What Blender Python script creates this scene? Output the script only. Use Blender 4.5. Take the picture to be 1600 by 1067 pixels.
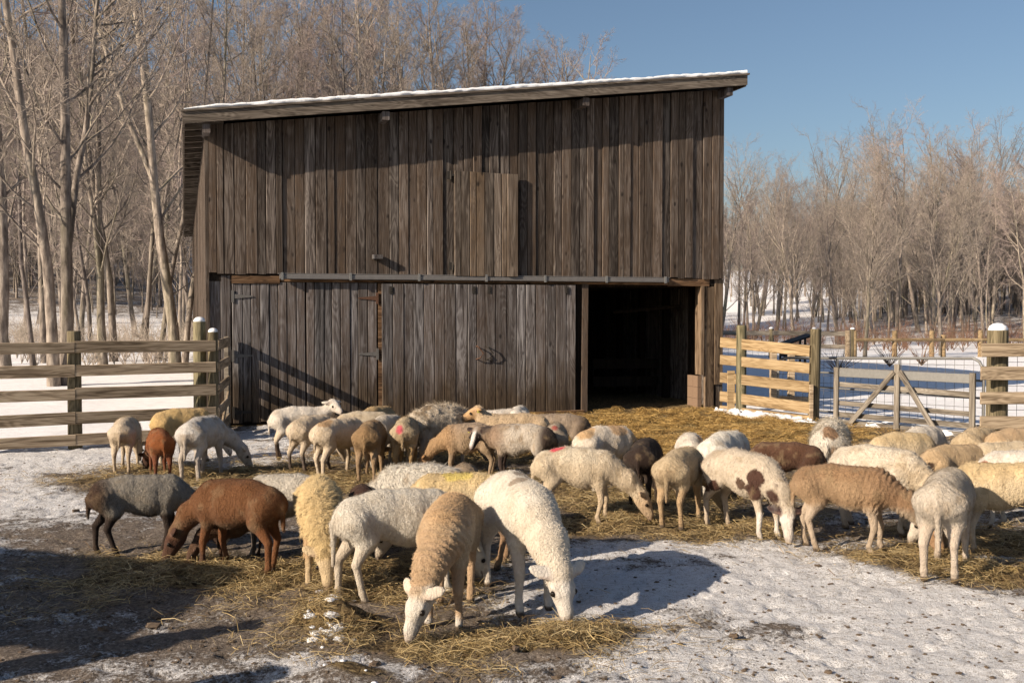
import bpy, math, random
import numpy as np
from mathutils import Vector, Matrix
R = math.radians
rnd = random.Random(7)
S = bpy.context.scene
C = S.collection
for o in list(bpy.data.objects): bpy.data.objects.remove(o)

# ------------------------------------------------------------------ camera, sky, sun, exposure
CAMH, FPX, HOR = 1.75, 1600.0, 485.0
cam = bpy.data.objects.new('camera', bpy.data.cameras.new('camera')); C.objects.link(cam)
PITCH = math.atan((533.5-HOR)/FPX)
cam.location = (0, 0, CAMH); cam.rotation_euler = (math.pi/2-PITCH, 0, 0)
cam.data.sensor_width = 36; cam.data.lens = 36.0*FPX/1600
cam.data.clip_start = .1; cam.data.clip_end = 3000
S.camera = cam
SUN_EL = 25.0
LX, LY = .819, .574
w = bpy.data.worlds.new('World'); S.world = w; w.use_nodes = True
nt = w.node_tree; bg = nt.nodes['Background']
sky = nt.nodes.new('ShaderNodeTexSky'); sky.sky_type = 'NISHITA'; sky.sun_disc = False
sky.sun_elevation = R(SUN_EL); sky.sun_rotation = math.atan2(-LX, -LY)
sky.altitude = 0; sky.air_density = 1.0; sky.dust_density = 1.6; sky.ozone_density = 2.2
nt.links.new(sky.outputs[0], bg.inputs[0]); bg.inputs[1].default_value = .062
sun = bpy.data.objects.new('sun', bpy.data.lights.new('sun', 'SUN')); C.objects.link(sun)
sun.data.energy = 5.0; sun.data.angle = R(.5); sun.data.color = (1, .83, .64)
sun.rotation_euler = Vector((-LX, -LY, math.hypot(LX, LY)*math.tan(R(SUN_EL)))).to_track_quat('Z', 'Y').to_euler()
S.view_settings.view_transform = 'Standard'; S.view_settings.look = 'None'
S.view_settings.exposure = 0.75; S.view_settings.gamma = 1

# ------------------------------------------------------------------ measuring
def ray(px, py):
    x, y, z = px-800, -(py-533.5), -FPX
    c, s = math.cos(-PITCH), math.sin(-PITCH)
    Y, Z = -z, y
    return Vector((x, Y*c - Z*s, Y*s + Z*c))
def at(px, py, Y):
    d = ray(px, py); k = Y/d.y
    return Vector((d.x*k, Y, CAMH+d.z*k))
def gp(px, py, z=0):
    d = ray(px, py); k = (z-CAMH)/d.z
    return Vector((d.x*k, d.y*k, z))

# ------------------------------------------------------------------ tags
def tag(o, label=None, cat=None, group=None, kind=None):
    if label: o['label'] = label
    if cat: o['category'] = cat
    if group: o['group'] = group
    if kind: o['kind'] = kind
    return o
def empty(name, loc=(0, 0, 0), rz=0, label=None, cat=None, group=None, scale=1):
    o = bpy.data.objects.new(name, None); C.objects.link(o)
    o.location = loc; o.rotation_euler = (0, 0, rz); o.scale = (scale,)*3
    o.empty_display_size = .1
    return tag(o, label, cat, group)
def mesh_obj(name, V, F, mat, parent=None, smooth=False):
    me = bpy.data.meshes.new(name)
    if isinstance(V, np.ndarray):
        F = np.asarray(F, dtype=np.int32)
        nf, k = F.shape
        me.vertices.add(len(V)); me.vertices.foreach_set('co', V.astype(np.float32).ravel())
        me.loops.add(nf*k); me.loops.foreach_set('vertex_index', F.ravel())
        me.polygons.add(nf); me.polygons.foreach_set('loop_start', np.arange(0, nf*k, k, dtype=np.int32))
        me.update(calc_edges=True)
    else:
        me.from_pydata(V, [], F); me.update()
    if smooth: me.polygons.foreach_set('use_smooth', [True]*len(me.polygons))
    if mat: me.materials.append(mat)
    o = bpy.data.objects.new(name, me); C.objects.link(o)
    if parent: o.parent = parent
    return o

class MB:
    "collects shapes into one mesh"
    def __init__(s): s.V = []; s.F = []
    def add(s, V, F):
        n = len(s.V); s.V += [tuple(v) for v in V]; s.F += [tuple(i+n for i in f) for f in F]; return s
    def box(s, x0, x1, y0, y1, z0, z1, M=None):
        V = [Vector(v) for v in ((x0,y0,z0),(x1,y0,z0),(x1,y1,z0),(x0,y1,z0),(x0,y0,z1),(x1,y0,z1),(x1,y1,z1),(x0,y1,z1))]
        if M: V = [M@v for v in V]
        return s.add(V, [(0,3,2,1),(4,5,6,7),(0,1,5,4),(1,2,6,5),(2,3,7,6),(3,0,4,7)])
    def bar(s, a, b, wd, ht, up=(0,0,1), c=.006):
        "chamfered bar from a to b; wd across, ht along up"
        a, b = Vector(a), Vector(b); d = (b-a).normalized()
        up = Vector(up); side = d.cross(up).normalized(); up = side.cross(d)
        h, q = ht/2, wd/2; c = min(c, h*.4, q*.4)
        P = [(-q,-h+c),(-q+c,-h),(q-c,-h),(q,-h+c),(q,h-c),(q-c,h),(-q+c,h),(-q,h-c)]
        V = [p+side*x+up*y for p in (a, b) for x, y in P]
        F = [tuple(range(7,-1,-1)), tuple(range(8,16))]+[(i,(i+1)%8,8+(i+1)%8,8+i) for i in range(8)]
        return s.add(V, F)
    def tube(s, pts, rad, n=10, cap=True):
        pts = [Vector(p) for p in pts]
        rad = rad if isinstance(rad, (list, tuple)) else [rad]*len(pts)
        V = []
        d0 = (pts[1]-pts[0]).normalized(); ref = Vector((0,0,1)) if abs(d0.z) < .9 else Vector((1,0,0))
        for i, p in enumerate(pts):
            d = (pts[min(i+1,len(pts)-1)]-pts[max(i-1,0)]).normalized()
            sd = d.cross(ref).normalized(); u = sd.cross(d)
            V += [p+(sd*math.cos(a)+u*math.sin(a))*rad[i] for a in (2*math.pi*k/n for k in range(n))]
        F = [(i*n+k, i*n+(k+1)%n, (i+1)*n+(k+1)%n, (i+1)*n+k) for i in range(len(pts)-1) for k in range(n)]
        if cap: F += [tuple(range(n-1,-1,-1)), tuple((len(pts)-1)*n+k for k in range(n))]
        return s.add(V, F)
    def blob(s, p, r, seed=0, n=8, m=5, j=.15):
        q = random.Random(seed); p = Vector(p)
        V = [p+Vector((0,0,-r[2]))]
        for i in range(1, m):
            t = math.pi*i/m
            for k in range(n):
                a = 2*math.pi*k/n; f = 1+q.uniform(-j, j)
                V.append(p+Vector((r[0]*math.sin(t)*math.cos(a)*f, r[1]*math.sin(t)*math.sin(a)*f, -r[2]*math.cos(t)*f)))
        V.append(p+Vector((0,0,r[2])))
        F = [(0, 1+(k+1)%n, 1+k) for k in range(n)]
        for i in range(m-2):
            F += [(1+i*n+k, 1+i*n+(k+1)%n, 1+(i+1)*n+(k+1)%n, 1+(i+1)*n+k) for k in range(n)]
        L = len(V)-1; b = 1+(m-2)*n
        F += [(L, b+k, b+(k+1)%n) for k in range(n)]
        return s.add(V, F)
    def build(s, name, mat, parent=None, smooth=False):
        return mesh_obj(name, s.V, s.F, mat, parent, smooth)

# ------------------------------------------------------------------ value noise (numpy)
_P = np.random.RandomState(3).rand(64, 64, 64).astype(np.float32)
def vn(x, y, z=0.0):
    x, y, z = np.broadcast_arrays(np.asarray(x, float), np.asarray(y, float), np.asarray(z, float))
    xi, yi, zi = np.floor(x).astype(int), np.floor(y).astype(int), np.floor(z).astype(int)
    fx, fy, fz = x-xi, y-yi, z-zi
    fx = fx*fx*(3-2*fx); fy = fy*fy*(3-2*fy); fz = fz*fz*(3-2*fz)
    g = lambda a, b, c: _P[(xi+a) & 63, (yi+b) & 63, (zi+c) & 63]
    c00 = g(0,0,0)*(1-fx)+g(1,0,0)*fx; c10 = g(0,1,0)*(1-fx)+g(1,1,0)*fx
    c01 = g(0,0,1)*(1-fx)+g(1,0,1)*fx; c11 = g(0,1,1)*(1-fx)+g(1,1,1)*fx
    return ((c00*(1-fy)+c10*fy)*(1-fz)+(c01*(1-fy)+c11*fy)*fz)*2-1
def fbm(x, y, z=0.0, o=4):
    s = 0; a = 1; t = 0
    for i in range(o):
        s = s+a*vn(x*2**i+i*17.3, y*2**i+i*9.1, z*2**i+i*5.7); t += a; a *= .5
    return s/t
def sst(a, b, x):
    t = np.clip((x-a)/(b-a), 0, 1); return t*t*(3-2*t)

# ------------------------------------------------------------------ materials
class NT:
    def __init__(s, name):
        s.m = bpy.data.materials.new(name); s.m.use_nodes = True; s.t = s.m.node_tree
        s.b = s.t.nodes['Principled BSDF']; s.b.inputs['Roughness'].default_value = .85
        s.b.inputs['Specular IOR Level'].default_value = .2
        s.tc = s.t.nodes.new('ShaderNodeTexCoord')
    def n(s, typ, **kw):
        x = s.t.nodes.new(typ)
        for k, v in kw.items():
            if k in x.inputs: x.inputs[k].default_value = v
            else: setattr(x, k, v)
        return x
    def l(s, a, b): s.t.links.new(a, b)
    def mapped(s, scale, src=None, rand=False):
        m = s.n('ShaderNodeMapping'); m.inputs['Scale'].default_value = scale
        s.l(src or s.tc.outputs['Object'], m.inputs['Vector'])
        if rand:
            oi = s.n('ShaderNodeObjectInfo'); k = s.n('ShaderNodeVectorMath', operation='SCALE')
            k.inputs[0].default_value = (37, 91, 53); s.l(oi.outputs['Random'], k.inputs['Scale'])
            s.l(k.outputs[0], m.inputs['Location'])
        return m.outputs[0]
    def noise(s, scale=1, det=6, rough=.6, vec=None, dist=0):
        x = s.n('ShaderNodeTexNoise'); x.inputs['Scale'].default_value = scale; x.inputs['Detail'].default_value = det
        x.inputs['Roughness'].default_value = rough; x.inputs['Distortion'].default_value = dist
        s.l(vec or s.tc.outputs['Object'], x.inputs['Vector']); return x.outputs['Fac']
    def ramp(s, fac, *stops):
        x = s.n('ShaderNodeValToRGB'); e = x.color_ramp.elements
        for i, (p, c) in enumerate(stops):
            if i > 1: e.new(p)
            e[i].position = p; e[i].color = (*c, 1) if len(c) == 3 else c
        s.l(fac, x.inputs[0]); return x.outputs[0]
    def mix(s, f, a, b, mode='MIX'):
        x = s.n('ShaderNodeMix', data_type='RGBA', blend_type=mode)
        for v, i in ((f, 0), (a, 6), (b, 7)):
            if isinstance(v, (int, float)): x.inputs[i].default_value = v
            elif isinstance(v, tuple): x.inputs[i].default_value = (*v, 1)
            else: s.l(v, x.inputs[i])
        return x.outputs[2]
    def math(s, op, a, b=0, clamp=False):
        x = s.n('ShaderNodeMath', operation=op, use_clamp=clamp)
        for v, i in ((a, 0), (b, 1)):
            if isinstance(v, (int, float)): x.inputs[i].default_value = v
            else: s.l(v, x.inputs[i])
        return x.outputs[0]
    def bump(s, h, st=.5, d=.01):
        x = s.n('ShaderNodeBump'); x.inputs['Strength'].default_value = st; x.inputs['Distance'].default_value = d
        s.l(h, x.inputs['Height']); s.l(x.outputs[0], s.b.inputs['Normal'])
    def col(s, c):
        if isinstance(c, tuple): s.b.inputs['Base Color'].default_value = (*c, 1)
        else: s.l(c, s.b.inputs['Base Color'])
        return s

def wood(name, dark, mid, light, axis='z', mud=0, knots=True, tone=.5, bump=.6, fine=1.0, warm=None):
    m = NT(name)
    g = {'z': (16, 16, .9), 'x': (.9, 16, 16)}[axis]
    g2 = {'z': (95, 95, 2.2), 'x': (2.2, 95, 95)}[axis]
    g3 = {'z': (7, 7, 4), 'x': (4, 7, 7)}[axis]
    v = m.mapped(g, rand=True); v2 = m.mapped(g2, rand=True); v3 = m.mapped(g3, rand=True)
    n1 = m.noise(1, 5, .6, v, .8); n2 = m.noise(1, 4, .7, v2, .4)
    v4 = m.mapped({'z': (5, 5, .55), 'x': (.55, 5, 5)}[axis], rand=True)
    rg = m.math('SINE', m.math('MULTIPLY', m.noise(1, 2, .5, v4, 1.2), 75))
    f = m.math('ADD', m.math('ADD', m.math('MULTIPLY', n1, .55), m.math('MULTIPLY', n2, .45)), m.math('MULTIPLY', rg, .045))
    c = m.ramp(f, (.38, dark), (.5, mid), (.62, light))
    oi = m.n('ShaderNodeObjectInfo')
    tn = m.ramp(oi.outputs['Random'], (0, (1-tone,)*3), (1, (1+tone*.55,)*3))
    c = m.mix(1, c, tn, 'MULTIPLY')
    if warm:
        r2 = m.math('FRACT', m.math('MULTIPLY', oi.outputs['Random'], 7.13))
        wn = m.noise(1.3, 3, .6, v3)
        c = m.mix(m.math('MULTIPLY', m.math('MULTIPLY', r2, wn), 1.1, True), c, warm)
    h = f
    if knots:
        vo = m.n('ShaderNodeTexVoronoi'); vo.inputs['Scale'].default_value = 1.0; vo.inputs['Randomness'].default_value = 1
        m.l(v3, vo.inputs['Vector'])
        k = m.ramp(vo.outputs['Distance'], (.10, (1,)*3), (.22, (0,)*3))
        ks = m.ramp(m.noise(.55, 2, .5, v3), (.50, (0,)*3), (.60, (1,)*3))
        c = m.mix(m.math('MULTIPLY', m.math('MULTIPLY', k, ks), .85), c, tuple(x*.45 for x in dark))
    if mud:
        ge = m.n('ShaderNodeNewGeometry'); sp = m.n('ShaderNodeSeparateXYZ'); m.l(ge.outputs['Position'], sp.inputs[0])
        nn = m.noise(1, 5, .6, m.mapped((5, 5, 1.1)))
        z = m.math('SUBTRACT', sp.outputs['Z'], m.math('MULTIPLY', m.math('SUBTRACT', nn, .5), 1.6))
        f2 = m.ramp(z, (mud*.35, (.85,)*3), (mud, (0,)*3))
        c = m.mix(f2, c, m.ramp(f, (.38, (.018,.012,.008)), (.62, (.085,.058,.033))))
    m.col(c); m.bump(h, bump, .008); return m.m

def plain(name, c, rough=.6, metal=0, nscale=20, var=.25, bump=.2):
    m = NT(name); n = m.noise(nscale, 5)
    m.col(m.mix(n, tuple(x*(1-var) for x in c), tuple(min(1, x*(1+var)) for x in c)))
    m.b.inputs['Roughness'].default_value = rough; m.b.inputs['Metallic'].default_value = metal
    m.bump(n, bump, .005); return m.m

M = {}
M['wall'] = wood('weathered_upper_board', (.020,.0155,.0135), (.084,.070,.062), (.205,.180,.162), tone=.6, warm=(.10,.068,.046), bump=1.0)
M['hatch'] = wood('paler_hatch_board', (.030,.023,.019), (.105,.087,.074), (.25,.215,.185), tone=.45, warm=(.19,.13,.08), bump=1.0)
M['door'] = wood('weathered_door_board', (.027,.0235,.0235), (.115,.108,.110), (.25,.243,.250), mud=.95, tone=.4, warm=(.10,.072,.055))
M['beam'] = wood('old_brown_timber', (.04,.022,.012), (.13,.075,.04), (.24,.15,.09), axis='x', tone=.3)
M['fascia'] = wood('grey_fascia_board', (.05,.04,.032), (.125,.105,.087), (.22,.19,.16), axis='x', tone=.2)
M['beamv'] = wood('brown_upright_timber', (.04,.025,.015), (.13,.09,.058), (.23,.17,.12), tone=.25)
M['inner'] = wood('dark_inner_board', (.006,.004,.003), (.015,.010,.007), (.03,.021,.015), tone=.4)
M['rail'] = wood('brown_rail_board', (.11,.08,.052), (.29,.225,.155), (.45,.365,.265), axis='x', tone=.25, bump=.5, knots=False)
M['newrail'] = wood('yellow_rail_board', (.15,.10,.05), (.30,.215,.12), (.42,.32,.195), axis='x', tone=.25, bump=.5, knots=False)
M['post'] = wood('round_fence_post', (.06,.05,.03), (.15,.125,.078), (.25,.21,.135), tone=.25, knots=False)
M['greenpost'] = wood('green_treated_post', (.06,.055,.034), (.135,.12,.072), (.22,.195,.125), tone=.15, knots=False)
M['gatewood'] = wood('grey_gate_wood', (.07,.06,.05), (.165,.145,.12), (.27,.245,.21), axis='x', tone=.2, knots=False)
M['metal'] = plain('galvanized_metal', (.25,.25,.245), .5, .6, 30)
M['hingemetal'] = plain('tarnished_hinge_metal', (.15,.145,.14), .6, .4, 30)
M['wire'] = plain('dull_fence_wire', (.12,.115,.11), .6, .3, 30)
M['darkmetal'] = plain('dark_iron', (.05,.045,.04), .6, .5, 30)
M['rust'] = plain('rusty_iron', (.11,.06,.04), .8, .2, 40)
M['track'] = plain('dull_grey_track_metal', (.17,.165,.165), .6, .3, 12)
M['black'] = plain('black_tarp', (.012,.012,.014), .6)
M['block'] = plain('cinder_block', (.19,.13,.09), .95, 0, 60, .3, .6)
M['hoof'] = plain('eye_black', (.012,.009,.007), .15, 0, 30, .1, 0)
M['yellowtag'] = plain('yellow_plastic_tag', (.62,.62,.10), .5, 0, 20, .05, 0)
def snow_mat(name, c=(.80,.83,.88)):
    m = NT(name); n = m.noise(6, 8, .65)
    m.col(m.mix(n, tuple(x*.93 for x in c), c)); m.b.inputs['Roughness'].default_value = .7
    m.bump(m.noise(25, 8, .7), .5, .02); return m.m
M['snow'] = snow_mat('snow', (.74,.77,.82))

def bark(name, c1, c2, c3):
    m = NT(name); v = m.mapped((9, 9, 2.2), rand=True)
    n = m.noise(1, 6, .65, v); g = m.noise(.35, 3, .5, m.mapped((3, 3, 1.0), rand=True))
    c = m.ramp(n, (.3, c1), (.52, c2), (.72, c3))
    c = m.mix(m.ramp(g, (.5, (0,)*3), (.7, (.35,)*3)), c, (.14,.15,.08))
    oi = m.n('ShaderNodeObjectInfo')
    c = m.mix(1, c, m.ramp(oi.outputs['Random'], (0, (.6,.58,.58)), (1, (1.25,1.2,1.1))), 'MULTIPLY')
    m.col(c); m.bump(n, .8, .03); return m.m
M['bark'] = bark('grey_tan_bark', (.065,.056,.052), (.215,.19,.175), (.42,.385,.35))
M['twig'] = bark('tan_twig_bark', (.17,.148,.138), (.33,.295,.275), (.47,.43,.40))
M['redtwig'] = bark('reddish_twig_bark', (.17,.14,.14), (.31,.265,.265), (.43,.38,.375))
M['brush'] = bark('russet_brush_stem', (.12,.065,.05), (.20,.12,.09), (.27,.18,.14))

def coat_mat(name, strand=False):
    m = NT(name)
    a = m.n('ShaderNodeVertexColor'); a.layer_name = 'Col'
    v = m.mapped((26, 26, 11))
    n = m.noise(1, 6, .7, v, 1.2); n2 = m.noise(75, 4, .7)
    nn = m.noise(7, 4)
    f = m.math('ADD', m.math('MULTIPLY', n, .55), m.math('MULTIPLY', nn, .45))
    var = m.ramp(f, (.3, (.70,.66,.61)), (.55, (1,)*3), (.75, (1.1,1.1,1.1)))
    m.col(m.mix(1, a.outputs[0], var, 'MULTIPLY'))
    m.b.inputs['Roughness'].default_value = .95
    m.b.inputs['Sheen Weight'].default_value = .05; m.b.inputs['Sheen Roughness'].default_value = .6
    m.b.inputs['Specular IOR Level'].default_value = .1
    if not strand:
        m.bump(m.math('ADD', n, m.math('MULTIPLY', n2, .6)), 1.0, .02)
    return m.m
M['coat'] = coat_mat('sheep_coat'); M['fleece'] = coat_mat('sheep_fleece_strands', True)

# ground: attributes hay and snow say what lies where
def ground_mat():
    m = NT('yard_and_snow')
    ah = m.n('ShaderNodeAttribute', attribute_name='hay'); sn = m.n('ShaderNodeAttribute', attribute_name='snow')
    pos = m.tc.outputs['Object']
    nb = m.noise(1.1, 5, .6, pos); nm = m.noise(7, 6, .65, pos); nf = m.noise(45, 6, .75, pos); nff = m.noise(160, 3, .7, pos)
    f = m.math('ADD', m.math('MULTIPLY', nb, .28), m.math('ADD', m.math('MULTIPLY', nm, .34), m.math('MULTIPLY', nf, .38)))
    thr = m.math('SUBTRACT', 1.0, sn.outputs['Fac'])
    d = m.math('SUBTRACT', f, m.math('ADD', m.math('MULTIPLY', thr, .46), .27))
    smask = m.ramp(m.math('ADD', m.math('MULTIPLY', d, 8), .5), (.25, (0,)*3), (.75, (1,)*3))
    dirt = m.ramp(nf, (.32, (.055,.044,.036)), (.5, (.185,.152,.125)), (.68, (.38,.33,.285)))
    snow = m.mix(m.ramp(nm, (.35, (.5,)*3), (.6, (0,)*3)), (.84,.85,.88), (.62,.62,.64))
    dirtysnow = m.mix(m.ramp(m.math('ADD', m.math('MULTIPLY', nff, .5), m.math('MULTIPLY', m.noise(28, 6, .75, pos), .5)), (.49, (0,)*3), (.58, (.85,)*3)), snow, (.30,.26,.22))
    dsel = m.ramp(sn.outputs['Fac'], (.80, (1,)*3), (.97, (0,)*3))
    snow = m.mix(dsel, snow, dirtysnow)
    c = m.mix(smask, dirt, snow)
    # straw litter
    vv = m.n('ShaderNodeTexVoronoi'); vv.inputs['Scale'].default_value = 1
    mp = m.mapped((70, 22, 20)); m.l(mp, vv.inputs['Vector'])
    v2 = m.n('ShaderNodeTexVoronoi'); m.l(m.mapped((20, 75, 20)), v2.inputs['Vector']); v2.inputs['Scale'].default_value = 1
    st = m.mix(.5, vv.outputs['Color'], v2.outputs['Color'])
    bw = m.n('ShaderNodeRGBToBW'); m.l(st, bw.inputs[0])
    hay = m.ramp(bw.outputs[0], (.28, (.05,.034,.018)), (.5, (.165,.115,.055)), (.72, (.34,.25,.125)))
    gold = m.ramp(bw.outputs[0], (.28, (.085,.055,.02)), (.5, (.25,.175,.07)), (.72, (.47,.35,.15)))
    hay = m.mix(m.ramp(ah.outputs['Fac'], (.95, (0,)*3), (1.0, (1,)*3)), hay, gold)
    hm = m.ramp(m.math('ADD', m.math('SUBTRACT', ah.outputs['Fac'], .5), m.math('ADD', m.math('MULTIPLY', nm, .5), m.math('MULTIPLY', nf, .5))), (.42, (0,)*3), (.62, (1,)*3))
    c = m.mix(hm, c, hay)
    # droppings and grit
    vo = m.n('ShaderNodeTexVoronoi'); vo.inputs['Scale'].default_value = 22; m.l(pos, vo.inputs['Vector'])
    sp = m.ramp(vo.outputs['Distance'], (.10, (1,)*3), (.26, (0,)*3))
    sel = m.ramp(m.noise(2.5, 3, .5, pos), (.5, (0,)*3), (.62, (1,)*3))
    yard = m.ramp(sn.outputs['Fac'], (.90, (1,)*3), (.98, (0,)*3))
    c = m.mix(m.math('MULTIPLY', m.math('MULTIPLY', sp, sel), yard), c, (.05,.035,.025))
    m.col(c); m.b.inputs['Roughness'].default_value = .85
    h = m.math('ADD', m.math('MULTIPLY', m.math('ADD', nf, m.noise(20, 5, .7, pos)), .7), m.math('ADD', m.math('MULTIPLY', nff, .2), m.math('MULTIPLY', smask, .25)))
    m.bump(m.math('MULTIPLY', h, m.math('ADD', m.math('MULTIPLY', yard, .8), .2)), .95, .05)
    return m.m
M['ground'] = ground_mat()

# ------------------------------------------------------------------ ground
BL = Vector((-4.57, 15.4, 0)); BU = Vector((.952, .305, 0)).normalized(); BN = Vector((-BU.y, BU.x, 0))
def world_px(px, py): g = gp(px, py); return g.x, g.y
HAY = []   # x, y, rx, ry, weight
for px, py, rx, ry, wt in [
    (250,885,.6,.4,1),(330,900,.6,.38,1),(430,900,.55,.35,1),(180,910,.45,.3,.8),(520,905,.6,.6,.9),(620,900,.7,.7,.8),(560,935,.4,.3,.7),
    (700,1010,.6,.25,.85),(820,1003,.7,.25,1),(920,995,.35,.18,.7),(530,985,.4,.3,.9),(560,1055,.2,.12,.8),(780,1055,.6,.12,.4),
    (200,757,.9,.5,.8),(330,745,1,.6,.9),(420,760,.9,.6,.7),(470,735,1,.8,.7),(560,755,1.2,.8,.9),(680,765,1.2,.9,.9),(800,775,1,.9,.9),(250,735,.7,.6,.7),
    (920,820,.7,.55,1),(1010,815,.8,.55,1),(1090,825,.7,.45,1),(960,790,.8,.7,.8),(1160,832,.5,.3,.8),(1060,775,1.0,.8,.7),
    (1230,822,.4,.35,.6),(1400,868,.5,.28,.9),(1480,888,.6,.3,1),(1580,898,.6,.35,1),(1430,830,.5,.5,.5),(1540,850,.7,.5,.9),
    (960,665,2.2,1.6,1.5),(1080,665,2.2,1.7,1.5),(1180,678,1.8,1.5,1.4),(1010,700,2,1.2,1.2),(1130,705,1.8,1.2,1.2),(1230,700,1.0,.9,.9),(1010,640,1.6,1.6,1.3),(900,700,1.2,1,.9),
    (1350,760,1.6,1.4,.45),(750,715,2.2,1.0,.7),(1500,760,1.6,1.4,.4),
    (120,950,.5,.25,.35),(230,945,.5,.2,.45)]:
    x, y = world_px(px, py); HAY.append((x, y, rx, ry, wt))
SNOW = []
for px, py, rx, ry, wt in [(60,715,2.2,1.0,.8),(0,735,1.6,1.4,.62),(150,705,1.2,.6,.5),(100,790,1.8,1.1,.26),(280,790,1.2,.8,.22),(520,935,.2,.15,.6),(500,1000,.22,.12,.8),(540,1040,.22,.12,.6),
    (1000,900,.9,.6,.55),(1150,900,1,.7,.62),(1300,890,.9,.6,.5),(1040,860,.7,.3,.45),(1120,980,.9,.5,.5),(1300,990,1,.5,.55),(1500,980,.8,.5,.6),(1560,1060,.5,.2,.5),
    (1400,940,.7,.3,.5),(950,935,.5,.4,.5),(1220,1050,1,.3,.4),(960,1060,.6,.2,.3),(620,1040,.5,.2,.25),(250,1040,.8,.2,.2),(360,1030,.6,.3,.2),(380,720,1.2,.6,.45),
    (340,690,1.5,1.0,.5),(1290,655,1.0,.8,.6),(1340,690,.9,.6,.35)]:
    x, y = world_px(px, py); SNOW.append((x, y, rx, ry, wt))
def hay_at(x, y):
    h = np.zeros_like(x)
    for a, b, rx, ry, wt in HAY: h = np.maximum(h, wt*np.exp(-(((x-a)/rx)**2+((y-b)/ry)**2)))
    return h
def fence_side(x, y):
    "distance outside the yard (positive = snow field)"
    # left fence line through (-4.30,14.5) direction (1.13,1.8); outside = left/back
    dx, dy = 1.46, .78; n = math.hypot(dx, dy)
    dl = (-(x+4.07)*dy+(y-13.7)*dx)/n
    # right: line (3.7,17.6)-(4.72,16)-(6.6,13.3)
    dx, dy = 2.9, -4.3; n = math.hypot(dx, dy)
    dr = (-(x-3.7)*dy+(y-17.6)*dx)/n
    dback = (x-BL.x)*BN.x+(y-BL.y)*BN.y; tt = (x-BL.x)*BU.x+(y-BL.y)*BU.y
    dl = np.where(tt > .25, -9, dl)
    return np.maximum(np.maximum(dl, dr), dback-.2)
def terrain(x, y):
    d = np.hypot(x, y)
    left = sst(60, -80, x)
    h = sst(75, 240, d+.25*np.abs(x))*(10+24*left)
    h = h*(1+.25*vn(x*.012, y*.012))
    h += sst(20, 60, y)*.35*vn(x*.06, y*.06)
    return h*sst(30, 60, d)+0*x
def prints(x, y):
    "hoof prints: small dimples with a raised rim on a jittered grid"
    out = np.zeros(np.broadcast(x, y).shape); c = .19
    near_ = (y > 3) & (y < 14) & (np.abs(x) < 8)
    if not near_.any(): return out
    xn, yn = x[near_], y[near_]; i0, j0 = np.floor(xn/c).astype(int), np.floor(yn/c).astype(int); best = np.full(xn.shape, 9.)
    for di in (-1, 0, 1):
        for dj in (-1, 0, 1):
            i, j = i0+di, j0+dj
            jx, jy, on = _P[i & 63, j & 63, 7], _P[i & 63, j & 63, 19], _P[i & 63, j & 63, 31]
            d = np.hypot(xn-(i+jx)*c, (yn-(j+jy)*c)*1.15); best = np.minimum(best, np.where(on > .35, d, 9))
    out[near_] = .026*np.exp(-(best/.040)**3)-.007*np.exp(-((best-.068)/.02)**2)
    return out
def gh(x, y):
    x = np.asarray(x, float); y = np.asarray(y, float)
    out = sst(-.1, .8, fence_side(x, y))
    yard = 1-out
    z = terrain(x, y)
    z = z+yard*(.016*fbm(x*2.3, y*2.3, 1.1)+.012*fbm(x*7, y*7, 4.2, 3)+.010*vn(x*13, y*13, 2.2)+.045*np.clip(hay_at(x, y), 0, 1)*(.5+1.1*vn(x*3.4, y*3.4, 8)))
    z = z+out*(.05+.03*fbm(x*1.2, y*1.2, 2))
    z = z-yard*prints(x, y)
    a, b = world_px(515, 985)
    z = z+.10*np.exp(-(((x-a)/.22)**2+((y-b)/.16)**2))*(1+.5*vn(x*14, y*14))
    a, b = world_px(535, 1060)
    z = z+.07*np.exp(-(((x-a)/.15)**2+((y-b)/.12)**2))
    return z
def ghf(x, y): return float(gh(np.array([x]), np.array([y]))[0])

def axis_pts(segs):
    out = []
    for a, b, st in segs: out += list(np.arange(a, b, st))
    return np.array(out+[segs[-1][1]])
xs = axis_pts([(-700,-150,50),(-150,-40,6),(-40,-12,1.2),(-12,-6.5,.25),(-6.5,7.5,.031),(7.5,14,.25),(14,50,1.2),(50,160,6),(160,700,50)])
ys = [-60, -30, -10, -3, 0, 1.5, 2.5, 3.2]; y = 3.6
while y < 20: ys.append(y); y += .020*(y/4)**.9+.0035
while y < 45: ys.append(y); y += .3
while y < 260: ys.append(y); y += 4
while y < 900: ys.append(y); y += 40
ys = np.array(ys)
GX, GY = np.meshgrid(xs, ys, indexing='ij')
GZ = gh(GX, GY)
nx, ny = GX.shape
V = np.stack([GX, GY, GZ], -1).reshape(-1, 3)
I = np.arange(nx*ny).reshape(nx, ny)
F = np.stack([I[:-1,:-1], I[1:,:-1], I[1:,1:], I[:-1,1:]], -1).reshape(-1, 4)
go = mesh_obj('ground', V, F, M['ground'], smooth=True); tag(go, kind='structure')
hay_v = hay_at(GX, GY)
out_v = sst(-.25, .35, fence_side(GX, GY)+.15*vn(GX*2.5, GY*2.5))
sv = .47-.08*sst(1.2, -1.2, GX)*sst(9.5, 7.5, GY)+.14*vn(GX*.9, GY*.9, 3)+.08*vn(GX*.7-GY*.5, GY*2.6+GX*.8, 7)
for a, b, rx, ry, wt in SNOW: sv = sv+wt*np.exp(-(((GX-a)/rx)**2+((GY-b)/ry)**2))*.55
sv = np.clip(sv, 0, .84)*(1-.42*sst(.15, .6, fbm(GX*1.1+GY*.3, GY*2.4, 12)))*(1-.6*np.clip(hay_v, 0, 1))
sv = np.maximum(sv, out_v*1.15)
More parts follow.
